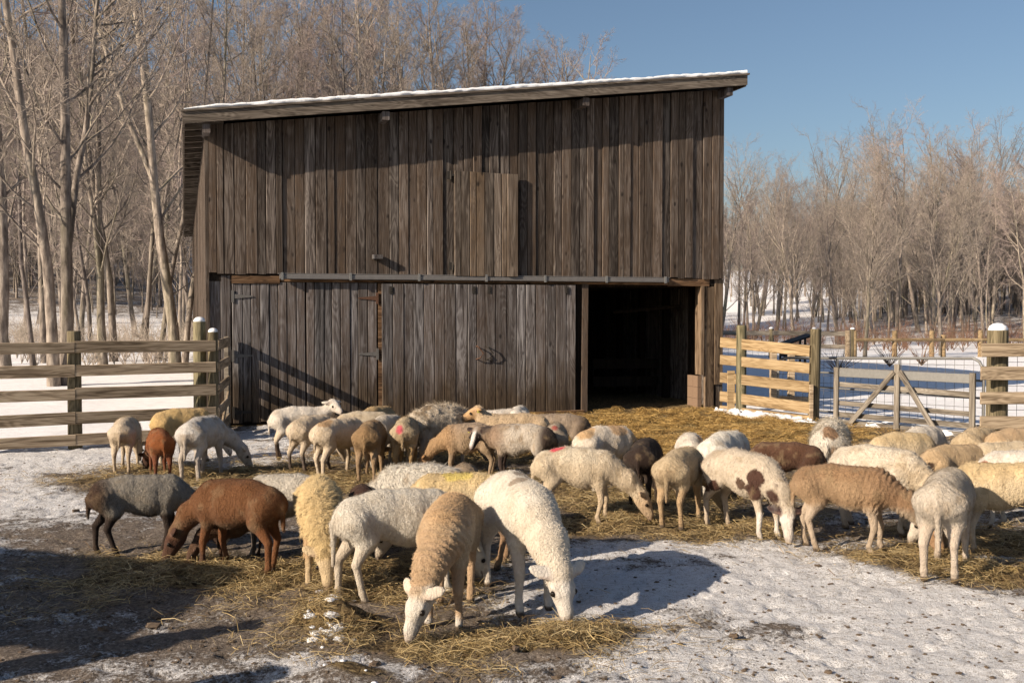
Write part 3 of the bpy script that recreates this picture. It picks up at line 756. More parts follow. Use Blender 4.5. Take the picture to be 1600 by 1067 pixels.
def make_tree_mesh(seed, H, r, kind):
    rs = np.random.RandomState(seed); lv = [[], [], [], [], []]
    cfg = {'forest': dict(base=.16, n=(24, 8, 5, 4), ang=.9, up=.10, len1=.23, wander=.08),
           'vase':   dict(base=.16, n=(17, 8, 6, 4), ang=.55, up=.12, len1=.60, wander=.06),
           'wide':   dict(base=.25, n=(16, 9, 6, 4), ang=.9, up=.08, len1=.34, wander=.10),
           'thin':   dict(base=.15, n=(15, 6, 5, 3), ang=.85, up=.12, len1=.22, wander=.06)}[kind]
    stems = []
    t0 = branch(rs, (0,0,-.2), (rs.normal(0,.06), rs.normal(0,.06), 1), H*.97, r, r*.10, 12, .045, .03); t0[1][0] = r*1.25
    stems.append(t0)
    if kind in ('forest', 'wide', 'vase') and rs.rand() < .75:
        i = rs.randint(2, 5); a = rs.rand()*6.28
        stems.append(branch(rs, t0[0][i], (math.cos(a)*.32, math.sin(a)*.32, 1), H*.55, t0[1][i]*.72, r*.08, 10, .05, .06))
    lv[0] = stems
    def kids(parent, n, f0, ang, Lr, rr, level, npt, wander, up, sc):
        pts, rad = parent; m = len(pts)-1; tot = np.linalg.norm(np.diff(pts, axis=0), axis=1).sum()
        for k in range(n):
            f = f0+(1-f0)*(k+rs.rand()*.9)/n; f = min(f, .985); x = f*m; i = int(x); q = x-i
            p = pts[i]*(1-q)+pts[i+1]*q; r_ = rad[i]*(1-q)+rad[i+1]*q
            d = pts[i+1]-pts[i]; d /= np.linalg.norm(d)
            v = rs.normal(0, 1, 3); v -= v.dot(d)*d; v /= np.linalg.norm(v)
            a = ang*rs.uniform(.7, 1.25)
            dd = d*math.cos(a)+v*math.sin(a)
            L = sc*Lr*rs.uniform(.6, 1.15)*(1-.5*f if level == 1 else 1-.35*f)
            lv[level].append(branch(rs, p, dd, L, min(r_*.72, rr), max(rr*.25, .004), npt, wander, up))
    for s_ in stems: kids(s_, cfg['n'][0], cfg['base'], cfg['ang'], cfg['len1'], r*.24, 1, 7, cfg['wander'], cfg['up'], H)
    for s_ in lv[1]:
        L = np.linalg.norm(s_[0][-1]-s_[0][0]); kids(s_, cfg['n'][1], .18, .75, .42, .022, 2, 5, .12, .06, L)
    for s_ in lv[2]:
        L = np.linalg.norm(s_[0][-1]-s_[0][0]); kids(s_, cfg['n'][2], .12, .75, .5, .011, 3, 3, .16, .05, max(L, .6))
    for s_ in lv[3]:
        L = np.linalg.norm(s_[0][-1]-s_[0][0]); kids(s_, cfg['n'][3], .15, .7, .6, .0065, 4, 2, .18, .06, max(L, .4))
    tv, tf = merge([tubes_np([s_], 10) for s_ in stems]+[tubes_np(lv[1], 6)])
    cv, cf = merge([tubes_np(lv[2], 4), tubes_np(lv[3], 3), tubes_np(lv[4], 3)])
    return (tv, tf), (cv, cf)
TREES = []
for i, (kind, H, r) in enumerate([('forest', 19, .145), ('forest', 21, .165), ('forest', 18, .13), ('wide', 17, .19), ('wide', 19, .18), ('thin', 15, .085), ('thin', 17, .10), ('vase', 9, .10), ('vase', 11, .13), ('vase', 16, .2)]):
    tr_, cr_ = make_tree_mesh(100+i, H, r, kind)
    e = empty('bare_tree'); a = mesh_obj('trunk', *tr_, M['bark'], e, True); b = mesh_obj('crown', *cr_, M['redtwig'] if kind in ('wide', 'thin') else M['twig'], e)
    TREES.append([e, a, b, False, kind, H])
def place_tree(i, x, y, sc, rz, label, group, tilt=(0, 0)):
    e, a, b, used, kind, H = TREES[i]
    if used:
        e = e.copy(); C.objects.link(e)
        for ch in (a, b): c = ch.copy(); C.objects.link(c); c.parent = e
    TREES[i][3] = True
    e.location = (x, y, ghf(x, y)-.02); e.scale = (sc,)*3; e.rotation_euler = (tilt[0], tilt[1], rz)
    tag(e, label, 'tree', group); return e
LG = 'bare trees in the woods left of the barn'; BG = 'bare trees rising behind the barn'; RG = 'bare trees in the woods on the right'
# left, named trees nearest the fence
near = [(84, 23, 2, 1.0, 'left stem of the thick pale pair behind the left fence post'), (103, 23.3, 0, 1.0, 'right stem of the thick pale pair behind the left fence post'), (161, 32, 0, .95, 'straight sunlit tree second thick trunk from left behind fence'),
        (178, 34, 2, 1.0, 'slim pale tree close beside the straight sunlit tree'), (70, 33, 6, 1.05, 'slender dark tree left of the thick double trunk'),
        (52, 31, 5, .95, 'thin dark stemmed tree near the left edge behind fence'), (228, 34, 5, 1.1, 'thin upright tree midway between fence posts'),
        (247, 35, 6, .95, 'slim grey tree left of the tree by the barn corner'), (274, 30, 4, .92, 'broad mottled leaning tree close to the barn corner'),
        (288, 33, 2, .8, 'tree half hidden by the left barn corner'), (8, 27, 3, .9, 'spreading tree cut by the left edge of the picture')]
for px, Y, i, sc, lb in near:
    p = at(px, 560, Y); place_tree(i, p.x, p.y, sc, rnd.uniform(0, 6.28), lb, LG)
def scatter(n, px0, px1, Y0, Y1, kinds, s0, s1, label, group, mind=1.6, keep=[]):
    c = 0; tries = 0
    while c < n and tries < n*40:
        tries += 1
        Y = Y0+(Y1-Y0)*rnd.random()**.8; px = rnd.uniform(px0, px1); p = at(px, 500, Y)
        if any((p.x-a)**2+(p.y-b)**2 < mind**2 for a, b in keep): continue
        bdp = (p-BL).dot(BN); btp = (p-BL).dot(BU)
        if -1 < bdp < BD+1.5 and -1.2 < btp < BW+1.5: continue
        keep.append((p.x, p.y))
        i = rnd.choice(kinds); sc = (CAMH+(HOR-rnd.uniform(s0, s1))*Y/FPX-ghf(p.x, p.y))/TREES[i][5]/1.06
        kd = {'forest': 'tall upright', 'wide': 'wide branching', 'thin': 'slender pole like', 'vase': 'many stemmed'}[TREES[i][4]]
        dp = 'front row ' if Y < (Y0+Y1)/2 else 'farther '
        where = {'left': [(60, 'near the left edge'), (150, 'left of the straight sunlit tree'), (230, 'above the middle of the left fence'), (999, 'close to the barn corner')],
                 'barn': [(420, 'over the low end of the barn roof'), (560, 'over the left part of the barn roof'), (700, 'over the middle of the barn roof'), (999, 'over the right part of the barn roof')],
                 'right': [(1200, 'just right of the barn wall'), (1280, 'above the yellow board fence'), (1350, 'above the left end of the gates'), (1430, 'above the middle of the gates'), (1520, 'above the right end of the gates'), (1590, 'above the snow capped post'), (9999, 'at the right edge')]}[label]
        wh_ = next(t_ for lim, t_ in where if px < lim)
        place_tree(i, p.x, p.y, sc, rnd.uniform(0, 6.28), dp+kd+' bare tree '+wh_, group, (rnd.gauss(0, .03), rnd.gauss(0, .03))); c += 1
scatter(18, -60, 300, 36, 80, [0,1,2,5,6,5,0,2], -110, 110, 'left', LG)
scatter(36, 300, 740, 44, 72, [0,1,3,4,2,1], -110, -10, 'barn', BG)
scatter(13, 740, 930, 56, 72, [0,3,4,3], -10, 90, 'barn', BG)
# right
for px, Y, i, sc, lb in [(1351, 38, 7, .74, 'young vase shaped tree with pale fan of branches beyond the pole fence'), (1471, 39, 8, .66, 'broad low branched sapling second from right beyond pole fence'),
        (1312, 55, 9, .62, 'tall many stemmed pale tree in the middle of the right woods'), (1178, 58, 3, .50, 'dark trunked spreading tree nearest the barn on the right'),
        (1400, 60, 4, .68, 'tall pale crowned tree rising highest in the right woods'), (1540, 52, 1, .53, 'straight reddish trunked tree above the snow capped post'),
        (1240, 52, 8, .72, 'bushy multi stemmed small tree left of centre in right woods'), (1600, 50, 4, .52, 'tree with white bare limbs at the right edge')]:
    p = at(px, 560, Y); place_tree(i, p.x, p.y, sc, rnd.uniform(0, 6.28), lb, RG)
scatter(18, 1120, 1290, 62, 98, [0,2,4,5,6,9,3], 245, 330, 'right', RG)
scatter(18, 1290, 1400, 58, 98, [0,1,2,3,4,5,9], 215, 330, 'right', RG)
scatter(14, 1380, 1530, 56, 90, [3,4,3,4,0,9], 165, 250, 'right', RG)
scatter(22, 1480, 1680, 58, 98, [0,1,2,3,4,9], 205, 330, 'right', RG)
scatter(14, 1130, 1660, 48, 80, [5,6,5,6,7], 300, 400, 'right', RG)
dup = {}
for e in [o for o in C.objects if o.get('category') == 'tree']: dup.setdefault(e['label'], []).append(e)
ORD = ['first', 'second', 'third', 'fourth', 'fifth', 'sixth', 'seventh', 'eighth', 'ninth', 'tenth']
for lb, es in dup.items():
    if len(es) < 2: continue
    es.sort(key=lambda e: e.location.x/e.location.y)
    for k_, e in enumerate(es[:10]): e['label'] = ORD[k_]+' from left, '+lb.replace('bare ', '').replace('front row ', 'nearer ')
# far hillside woods: one mass
def gn_woods(name, pts, srcs, label, smin, smax, seed, objs=True):
    me = bpy.data.meshes.new(name); me.from_pydata(pts, [], []); o = bpy.data.objects.new(name, me); C.objects.link(o)
    g = bpy.data.node_groups.new(name, 'GeometryNodeTree'); g.interface.new_socket('Geometry', in_out='INPUT', socket_type='NodeSocketGeometry'); g.interface.new_socket('Geometry', in_out='OUTPUT', socket_type='NodeSocketGeometry')
    N = g.nodes; gi = N.new('NodeGroupInput'); gout = N.new('NodeGroupOutput'); L = g.links
    inst = N.new('GeometryNodeInstanceOnPoints'); L.new(gi.outputs[0], inst.inputs['Points'])
    gti = N.new('GeometryNodeGeometryToInstance')
    for grp in srcs:
        jn = N.new('GeometryNodeJoinGeometry')
        for ob in grp:
            oi = N.new('GeometryNodeObjectInfo'); oi.transform_space = 'ORIGINAL'; oi.inputs['Object'].default_value = ob; L.new(oi.outputs['Geometry'], jn.inputs[0])
        L.new(jn.outputs[0], gti.inputs[0])
    L.new(gti.outputs[0], inst.inputs['Instance']); inst.inputs['Pick Instance'].default_value = True
    ri = N.new('FunctionNodeRandomValue'); ri.data_type = 'INT'; ri.inputs[4].default_value = 0; ri.inputs[5].default_value = len(srcs)-1; ri.inputs['Seed'].default_value = seed
    L.new(ri.outputs[2], inst.inputs['Instance Index'])
    rv = N.new('FunctionNodeRandomValue'); rv.data_type = 'FLOAT_VECTOR'; rv.inputs[0].default_value = (0,0,0); rv.inputs[1].default_value = (.05,.05,6.28); L.new(rv.outputs[0], inst.inputs['Rotation'])
    rf_ = N.new('FunctionNodeRandomValue'); rf_.data_type = 'FLOAT'; rf_.inputs[2].default_value = smin; rf_.inputs[3].default_value = smax; L.new(rf_.outputs[1], inst.inputs['Scale'])
    L.new(inst.outputs[0], gout.inputs[0])
    md = o.modifiers.new('woods', 'NODES'); md.node_group = g
    tag(o, label, 'woods', kind='stuff'); return o
pts = []
for k in range(4500):
    px = rnd.uniform(-250, 1900); Y = rnd.uniform(82, 260); 
    if 290 < px < 1100: continue
    if 1130 < px < 1290 and Y < 200 and rnd.random() < .7: continue
    p = at(px, 500, Y)
    if len(pts) < 3200: pts.append((p.x, p.y, ghf(p.x, p.y)))
gn_woods('hillside_woods', pts, [TREES[i][1:3] for i in (0, 2, 4, 5)], 'distant bare brown woods covering the hill behind the field', .42, .66, 3)

# brush: clusters of thin stems
def brush(name, regs, n, mat, label, h0, h1):
    rs = np.random.RandomState(5); A, Bp = [], []
    for k in range(n):
        px0, px1, Y0, Y1 = regs[rs.randint(len(regs))]
        p = at(rs.uniform(px0, px1), 500, rs.uniform(Y0, Y1)); z = ghf(p.x, p.y) if Y1 > 50 else .05
        h = rs.uniform(h0, h1)
        for q in range(7):
            a = rs.rand()*6.28; sp_ = rs.uniform(.1, .7)
            A.append(branch(rs, (p.x, p.y, z), (math.cos(a)*sp_, math.sin(a)*sp_, 1), h*rs.uniform(.6, 1), .012, .004, 4, .12, .02))
            for _ in range(3):
                b = A[-1][0][rs.randint(1, 4)]; Bp.append(branch(rs, b, rs.normal(0, 1, 3)*[1, 1, .5]+[0, 0, .8], h*.35, .006, .003, 2, .1, 0))
    v, f = merge([tubes_np(A, 3), tubes_np(Bp, 3)])
    return tag(mesh_obj(name, v, f, mat), label, 'brush', kind='stuff')
brush('undergrowth', [(1130, 1640, 44, 62)], 150, M['brush'], 'russet brush along the edge of the right woods', .8, 1.9)
brush('undergrowth', [(-40, 300, 30, 60)], 200, M['twig'], 'leafless brush between the trunks behind the left fence', .7, 1.8)
for px, Y in ((1390, 31), (1440, 31.5), (1310, 27.5)):
    p = at(px, 560, Y); rs = np.random.RandomState(int(px)); A = []
    for q in range(26):
        a = rs.rand()*6.28; A.append(branch(rs, (0,0,0), (math.cos(a)*.8, math.sin(a)*.8, 1), rs.uniform(.5, .95), .012, .004, 4, .12, .0))
    v, f = tubes_np(A, 3); o = mesh_obj('bare_shrub', v, f, M['brush']); o.location = (p.x, p.y, .05)
    tag(o, {1390: 'left of two small leafless shrubs in snow before the pole fence', 1440: 'right of two small leafless shrubs in snow before the pole fence', 1310: 'small leafless shrub beyond the round post of the yellow fence'}[px], 'shrub')

# unseen shelter and posts added at left to cast shadows into the yard
sh = empty('shadow_shelter', (-7.9, 3.2, 0), R(-20), 'unseen plank shelter added left of the picture to shade the yard', 'shelter')
for k in range(16):
    MB().bar((-1.5+k*.2, 0, -.05), (-1.5+k*.2, 0, 2.25), .19, .03, up=(0,1,0)).build('board', M['wall'], sh)
MB().bar((-1.7, .5, 2.35), (1.8, .5, 2.35), 1.6, .06).build('roof', M['fascia'], sh)
for x_ in (-1.5, 1.5): MB().bar((x_, 1.1, -.05), (x_, 1.1, 2.3), .1, .1, up=(0,1,0)).build('post', M['post'], sh)
for i, (tx, ty, h, r_) in enumerate([(390, 975, 1.55, .11), (255, 1000, 1.7, .16), (420, 1050, 1.35, .12)]):  # added posts, set back towards the sun so their shadow tips land here
    tip = gp(tx, ty); L_ = h/math.tan(R(SUN_EL)); d_ = Vector((LX, LY, 0)).normalized()
    b_ = tip-d_*L_
    o = MB().tube([(0,0,-.1), (0,0,h*.6), (.02,0,h)], [r_, r_*.95, r_*.9], 14).build('shadow_post', M['post']); o.location = (b_.x, b_.y, 0)
    tag(o, ['middling', 'thickest tall', 'shortest'][i]+' round wooden post added outside the left of the picture for its shadow', 'post', 'added shadow posts outside the left edge')

# ------------------------------------------------------------------ sheep
def rot2(v, a): c, s = math.cos(a), math.sin(a); return np.array([v[0]*c-v[1]*s, v[0]*s+v[1]*c, v[2]])
HAIRS = 0
def nrm(v): return v/np.linalg.norm(v)
def surface_nets(f, o, h):
    ins = f < 0
    nx, ny, nz = f.shape
    cs = [(a, b, c) for a in (0,1) for b in (0,1) for c in (0,1)]
    sl = lambda A, c: A[c[0]:nx-1+c[0], c[1]:ny-1+c[1], c[2]:nz-1+c[2]]
    cnt = sum(sl(ins, c).astype(np.int8) for c in cs); act = (cnt > 0) & (cnt < 8)
    I3 = np.argwhere(act); idx = -np.ones(act.shape, int); idx[act] = np.arange(len(I3))
    acc = np.zeros((len(I3), 3)); n = np.zeros(len(I3))
    for a in cs:
        for ax in range(3):
            if a[ax]: continue
            b = list(a); b[ax] = 1
            fa = f[I3[:,0]+a[0], I3[:,1]+a[1], I3[:,2]+a[2]]; fb = f[I3[:,0]+b[0], I3[:,1]+b[1], I3[:,2]+b[2]]
            m = (fa < 0) != (fb < 0); t = np.where(m, fa/np.where(m, fa-fb, 1), 0)
            p = np.repeat(np.array([a], float), len(I3), 0); p[:, ax] = t
            acc += p*m[:, None]; n += m
    V = (I3+acc/n[:, None])*h+o
    Fs = []
    for ax in range(3):
        u, v = (ax+1) % 3, (ax+2) % 3
        s0 = [slice(None)]*3; s1 = [slice(None)]*3; s0[ax] = slice(0, -1); s1[ax] = slice(1, None)
        for q in (u, v): s0[q] = slice(1, -1); s1[q] = slice(1, -1)
        A, B = ins[tuple(s0)], ins[tuple(s1)]
        for sgn in (0, 1):
            E = np.argwhere((A & ~B) if sgn == 0 else (~A & B))
            for q in (u, v): E[:, q] += 1
            def g(du, dv): X = E.copy(); X[:, u] += du; X[:, v] += dv; return idx[X[:,0], X[:,1], X[:,2]]
            Q = np.stack([g(-1,-1), g(0,-1), g(0,0), g(-1,0)], -1)
            Fs.append(Q if sgn == 0 else Q[:, ::-1])
    return V, np.concatenate(Fs)

def sheep(idx, label, px, py, H, yaw, st, pose='graze', ny=0, hy=None, reach=0, feet=(0,0,0,0), near=0, seed=None, fat=1.0, cat='sheep', nosez=None, xy=None):
    """st: colours; ny: neck turned (deg, + to its left); feet: fl fr hl hr forward offsets"""
    seed = seed or idx*7+1; rs = np.random.RandomState(seed)
    k = H/.675
    ny_ = R(ny); hy_ = R(hy if hy is not None else ny)
    P = []      # (type, region, a, b, ra, rb, smooth, yscale)
    BODY, NECK, HEAD, LEG, EAR, TAIL, HOOF, MUZ = range(8)
    def cone(reg, a, b, ra, rb, sm=.03, ys=1.0): P.append(('c', reg, np.array(a, float), np.array(b, float), ra, rb, sm, ys))
    ysb = 1/.84/ (1+.10*(fat-1)*5)
    bl = st.get('len', .93+rs.uniform(-.05, .05)); fat = fat*rs.uniform(.95, 1.08)
    if feet == (0,0,0,0): feet = tuple(rs.uniform(-.06, .06, 4))
    f = fat
    X = lambda x: x*bl
    cone(BODY, (X(-.31), 0, .543), (X(-.13), 0, .545), .122, .142*f, .05, ysb)
    cone(BODY, (X(-.13), 0, .542), (X(.06), 0, .508), .144*f, .170*f, .05, ysb)
    cone(BODY, (X(.06), 0, .508), (X(.23), 0, .520), .170*f, .142, .05, ysb)
    cone(BODY, (X(.23), 0, .518), (X(.32), 0, .488), .140, .09, .05, ysb)
    cone(BODY, (X(-.35), 0, .50), (X(-.28), 0, .46), .092, .09, .06, ysb)
    # legs
    jy = .088
    for s, side in ((0, 1), (1, -1)):
        fo = feet[s]; fx = X(.24)
        kx = fx+.0+fo*.55; lift = 0
        cone(BODY, (fx-.03, side*.070, .49), (fx-.03+fo*.2, side*.078, .38), .080, .052, .04)
        cone(LEG, (fx-.03+fo*.2, side*.078, .37), (kx+.005, side*jy*.93, .215), .045, .028, .03)
        cone(LEG, (kx+.005, side*jy*.93, .215), (fx+fo-.012, side*jy, .075), .027, .0185, .012)
        cone(LEG, (fx+fo-.012, side*jy, .075), (fx+fo+.008, side*jy, .04), .0235, .022, .012)
        cone(HOOF, (fx+fo+.006, side*jy, .026), (fx+fo+.022, side*jy, .014), .025, .018, .008)
        ho = feet[2+s]; hx = X(-.32)
        cone(BODY, (hx+.0, side*.070, .515), (hx+.055+ho*.2, side*.080, .41), .100, .070, .05)
        cone(LEG, (hx+.055+ho*.2, side*.080, .41), (hx-.042+ho*.6, side*jy, .262), .060, .030, .03)
        cone(LEG, (hx-.042+ho*.6, side*jy, .262), (hx-.022+ho, side*jy, .080), .028, .0200, .012)
        cone(LEG, (hx-.022+ho, side*jy, .080), (hx-.004+ho, side*jy, .04), .025, .023, .012)
        cone(HOOF, (hx-.010+ho, side*jy, .026), (hx+.010+ho, side*jy, .014), .026, .019, .008)
    # tail
    tl = st.get('tail', .22)
    cone(TAIL, (X(-.40), 0, .585), (X(-.45), .0, .51), .026, .023, .02)
    cone(TAIL, (X(-.45), 0, .51), (X(-.455), rs.uniform(-.02,.02), .57-tl), .022, .014, .02)
    # neck + head
    c0 = np.array([X(.25), 0, .53])
    if pose == 'graze':
        mid = c0+rot2((.185+reach*.4, 0, -.12), ny_*.6); poll = mid+rot2((.115+reach*.6, 0, -.145), ny_)
        nose = poll+rot2((.085, 0, -.185), hy_); nose[2] = max(.035, nose[2]) if nosez is None else nosez
    elif pose == 'low':
        mid = c0+rot2((.16, 0, .03), ny_*.6); poll = mid+rot2((.10, 0, .02), ny_); nose = poll+rot2((.14, 0, -.14), hy_)
    elif pose == 'mid':
        mid = c0+rot2((.19, 0, -.02), ny_*.6); poll = mid+rot2((.12, 0, -.04), ny_); nose = poll+rot2((.13, 0, -.16), hy_)
    else:
        mid = c0+rot2((.11, 0, .08), ny_*.6); poll = mid+rot2((.07, 0, .105), ny_); nose = poll+rot2((.165, 0, -.085), hy_)
    a = nrm(nose-poll)
    lat = rot2((0, 1, 0), hy_); lat = nrm(lat-lat.dot(a)*a); dor = np.cross(a, lat)
    nk = st.get('neck', 1.1)
    cone(NECK, c0-np.array([.03, 0, .0]), mid, .115, .080*nk, .06)
    cone(NECK, mid, poll-a*.01, .079*nk, .058*nk, .04)
    hl = .205
    sc_h = st.get('head', 1.12)
    B = lambda u, v, w_: poll+a*u*sc_h+lat*v*sc_h+dor*w_*sc_h
    cone(HEAD, B(-.005, 0, -.005), B(.07, 0, .0), .060, .053, .03)
    cone(HEAD, B(.06, 0, .004), B(.165, 0, .004), .051, .032, .03)
    cone(HEAD, B(.03, 0, -.035), B(.15, 0, -.022), .042, .027, .03)
    cone(MUZ, B(.155, 0, -.004), B(.200, 0, -.010), .032, .027, .02)
    for s in (1, -1):
        cone(HEAD, B(.055, s*.042, .018), B(.085, s*.036, .02), .020, .016, .015)  # brow
        dr = st.get('droop', .35)
        e0 = B(.0, s*.052, .022); e1 = B(-.042, s*.125, .020-.05*dr); 
        P.append(('e', EAR, (e0+e1)/2, nrm(e1-e0), nrm(np.cross(e1-e0, a)), np.array([.062, .0125, .031])*sc_h, .010, 1.0))
    vox = [.0200, .0168, .0135, .0104][near]/k*1.0
    vox = max(vox, .0095)
    mn = np.min([np.minimum(p[2], p[3] if p[0] == 'c' else p[2])-.2 for p in P], 0); mx = np.max([np.maximum(p[2], p[3] if p[0] == 'c' else p[2])+.2 for p in P], 0)
    mn[2] = -.03
    n3 = np.ceil((mx-mn)/vox).astype(int)+1
    ax = [mn[i]+vox*np.arange(n3[i]) for i in range(3)]
    fld = np.full(n3, 1.0)
    def dist(p, x, y, z):
        if p[0] == 'c':
            _, _, A, Bq, ra, rb, sm, ys = p
            y = y*ys; ay, by = A[1]*ys, Bq[1]*ys
            ba = np.array([Bq[0]-A[0], by-ay, Bq[2]-A[2]]); L2 = ba.dot(ba)
            t = np.clip(((x-A[0])*ba[0]+(y-ay)*ba[1]+(z-A[2])*ba[2])/max(L2, 1e-9), 0, 1)
            return np.sqrt((x-A[0]-ba[0]*t)**2+(y-ay-ba[1]*t)**2+(z-A[2]-ba[2]*t)**2)-(ra+(rb-ra)*t)
        _, _, c, u, v, r3, sm, _ = p
        w_ = np.cross(u, v)
        dx, dy, dz = x-c[0], y-c[1], z-c[2]
        q = [dx*e[0]+dy*e[1]+dz*e[2] for e in (u, v, w_)]
        k0 = np.sqrt(sum((q[i]/r3[i])**2 for i in range(3)))+1e-6; k1 = np.sqrt(sum((q[i]/r3[i]**2)**2 for i in range(3)))+1e-6
        return k0*(k0-1)/k1
    for p in P:
        if p[0] == 'c': lo = np.minimum(p[2], p[3])-max(p[4], p[5])*1.25-.07; hi = np.maximum(p[2], p[3])+max(p[4], p[5])*1.25+.07
        else: lo = p[2]-.13; hi = p[2]+.13
        i0 = np.clip(((lo-mn)/vox).astype(int), 0, n3); i1 = np.clip(((hi-mn)/vox).astype(int)+2, 0, n3)
        sl = tuple(slice(a_, b_) for a_, b_ in zip(i0, i1))
        x = ax[0][sl[0]][:, None, None]; y = ax[1][sl[1]][None, :, None]; z = ax[2][sl[2]][None, None]
        d = dist(p, x, y, z); cur = fld[sl]; sm = p[6]
        h_ = np.clip(.5+.5*(cur-d)/sm, 0, 1)
        fld[sl] = cur*(1-h_)+d*h_-sm*h_*(1-h_)
    V, F = surface_nets(fld, mn, vox)
    x, y, z = V.T
    # regions
    Ds = np.stack([dist(p, x, y, z) for p in P]); reg = np.array([p[1] for p in P])
    def dreg(*r): return Ds[np.isin(reg, r)].min(0)
    dh = dreg(HEAD, MUZ, EAR); db = dreg(BODY, NECK, TAIL); dl = dreg(LEG); dho = dreg(HOOF); dmz = dreg(MUZ); dhd = dreg(HEAD); dleg_all = dreg(LEG, HOOF); dneck = dreg(NECK); dbody = dreg(BODY); dear = dreg(EAR); dtail = dreg(TAIL)
    wh = sst(-.02, .02, np.minimum(dneck, dbody)-dh)                     # head
    wl = sst(-.01, .03, np.minimum(dbody, 9)-dl)*(dh > .03)              # leg
    woolw = np.clip(1-wh-wl, 0, 1)
    # fleece relief
    nz_ = lambda a_, b_, c_: vn(a_*6+seed, b_*6, c_*6)
    Nn = np.zeros_like(V); 
    e1_ = V[F[:,1]]-V[F[:,0]]; e2_ = V[F[:,3]]-V[F[:,0]]; fn = np.cross(e1_, e2_)
    for q in range(4): np.add.at(Nn, F[:, q], fn)
    Nn /= np.linalg.norm(Nn, axis=1, keepdims=True)+1e-9
    shag = st.get('shag', 1.0)
    rel = .004*fbm(x*9+seed, y*9, z*5, 2)+shag*woolw*(.0032*vn(x*44, y*44, z*22)+.0048*vn(x*17+3, y*17, z*9)+(.0015*np.sin((x*1.0+.3*z)*150+6*vn(x*8, y*8, z*8)))*(z > .3))
    if st.get('ridge'):
        ax_ = nrm(poll-c0+np.array([.12, 0, .06])); s__ = (V-c0)@ax_
        rel = rel+st['ridge']*woolw*sst(-.28, .05, s__)*(np.sin(s__*150+5*vn(x*9, y*9, z*9)+2*vn(x*22, y*22, z*22))*.0055)*(.4+.8*sst(-.3, .5, nz_(x, y, z)))
    if st.get('curl'): rel = rel+st['curl']*woolw*(np.abs(vn(x*30, y*30, z*26))-.3)*.03
    V = V+Nn*rel[:, None]
    # colours
    def c3(c): return np.array(c, float)[None]
    col = np.repeat(c3(st['body']), len(V), 0)
    def mixc(w_, c): 
        nonlocal col
        w_ = np.clip(w_, 0, 1)[:, None]; col = col*(1-w_)+c3(c)*w_
    nz1 = fbm(x*5+seed*1.7, y*5, z*5, 3); nz2 = fbm(x*14+seed, y*14, z*14, 3)
    if 'top' in st: mixc(sst(.52, .66, z+.04*nz1)*woolw, st['top'])
    if 'rump' in st: mixc(sst(-.20, -.36, x+.05*nz1)*(z > .0)*(1-wh), st['rump'])
    if 'fore' in st: mixc(sst(.05, .3, x+.08*nz1)*(1-wh), st['fore'])
    if 'belly' in st: mixc(sst(.42, .33, z+.03*nz1)*(1-wh), st['belly'])
    if 'mott' in st: c_, lo_, hi_ = st['mott']; mixc(sst(lo_, hi_, nz1*.6+nz2*.4)*woolw, c_)
    if 'necks' in st: mixc(sst(.03, -.01, dneck-dbody)*(1-wh), st['necks'])
    legc = st.get('leg', tuple(c*.9 for c in st['body'])); mixc(wl, legc)
    if 'sock' in st: mixc(wl*sst(.27, .20, z), st['sock'])
    mixc(wh, st.get('face', st['body']))
    if 'ear' in st: mixc(sst(.01, -.01, dear-dhd)*sst(.03, .01, dear), st['ear'])
    for s in (1, -1):
        q = B(.078, s*.056, .012); mixc(sst(.024, .016, np.linalg.norm(V-q, axis=1))*.6, (.12, .08, .06))
    for (cx_, cy_, cz_, rr_, c_) in st.get('spots', []):
        d_ = np.sqrt((x-cx_)**2+(y-cy_)**2+(z-cz_)**2)+.07*nz1+.035*nz2; mixc(sst(rr_, rr_*.82, d_), c_)
    mixc(wh*.22*sst(.05, .5, nz2), tuple(c*.6 for c in st.get('face', st['body'])))
    mixc(wh*.35*sst(.012, -.006, dear-dhd)*sst(.02, .005, dear)*((V-poll)@a > .0), (.36,.22,.17))
    if 'blaze' in st:   # pale stripe down the face
        u = (V-poll)@lat; mixc(wh*sst(.026, .018, np.abs(u))*sst(-.01, .03, ((V-poll)@dor)), st['blaze'])
    if 'eyepatch' in st:
        sgn, c_ = st['eyepatch']; q = B(.085, sgn*.045, .01); d_ = np.linalg.norm((V-q)*np.array([1, 1, .75]), axis=1); mixc(wh*sst(.052, .044, d_), c_)
    mixc(.3*wh*sst(.195, .225, (V-poll)@a), (.28, .17, .14))
    for s in (1, -1):
        q = B(.215, s*.014, -.002); mixc(sst(.013, .008, np.linalg.norm(V-q, axis=1)), (.05, .03, .03))
    q = (V-poll)@dor; mixc(wh*sst(.006, .003, np.abs(q+.022))*sst(.14, .16, (V-poll)@a)*.8, (.10, .06, .05))
    mixc(sst(.004, -.004, dho-dreg(LEG))*sst(.03, .01, dho), (.07, .055, .045))
    dirt = st.get('dirt', .35)+rs.uniform(.05, .3); mixc(dirt*sst(.20, .03, z)*(.5+.5*nz2), (.17, .12, .07)); mixc(dirt*.7*woolw*sst(.1, .5, nz2), (.30, .22, .13))
    if 'grub' in st: mixc(st['grub']*sst(-.28, -.40, x)*sst(.12, .05, np.abs(y))*(z < .55), (.22, .15, .08))
    if 'mark' in st:
        mx_, my_, mz_, c_ = st['mark']; d_ = np.sqrt(((x-mx_)/1.9)**2+(y-my_)**2+((z-mz_)*.6)**2)+.02*nz2; mixc(sst(.056, .034, d_)*.9, c_)
    me_o = None
    root = empty('sheep', (0,0,0), R(yaw), label, cat, 'sheep feeding in the barn yard', k)
    if xy is None: g = gp(px, py); xy = (g.x, g.y)
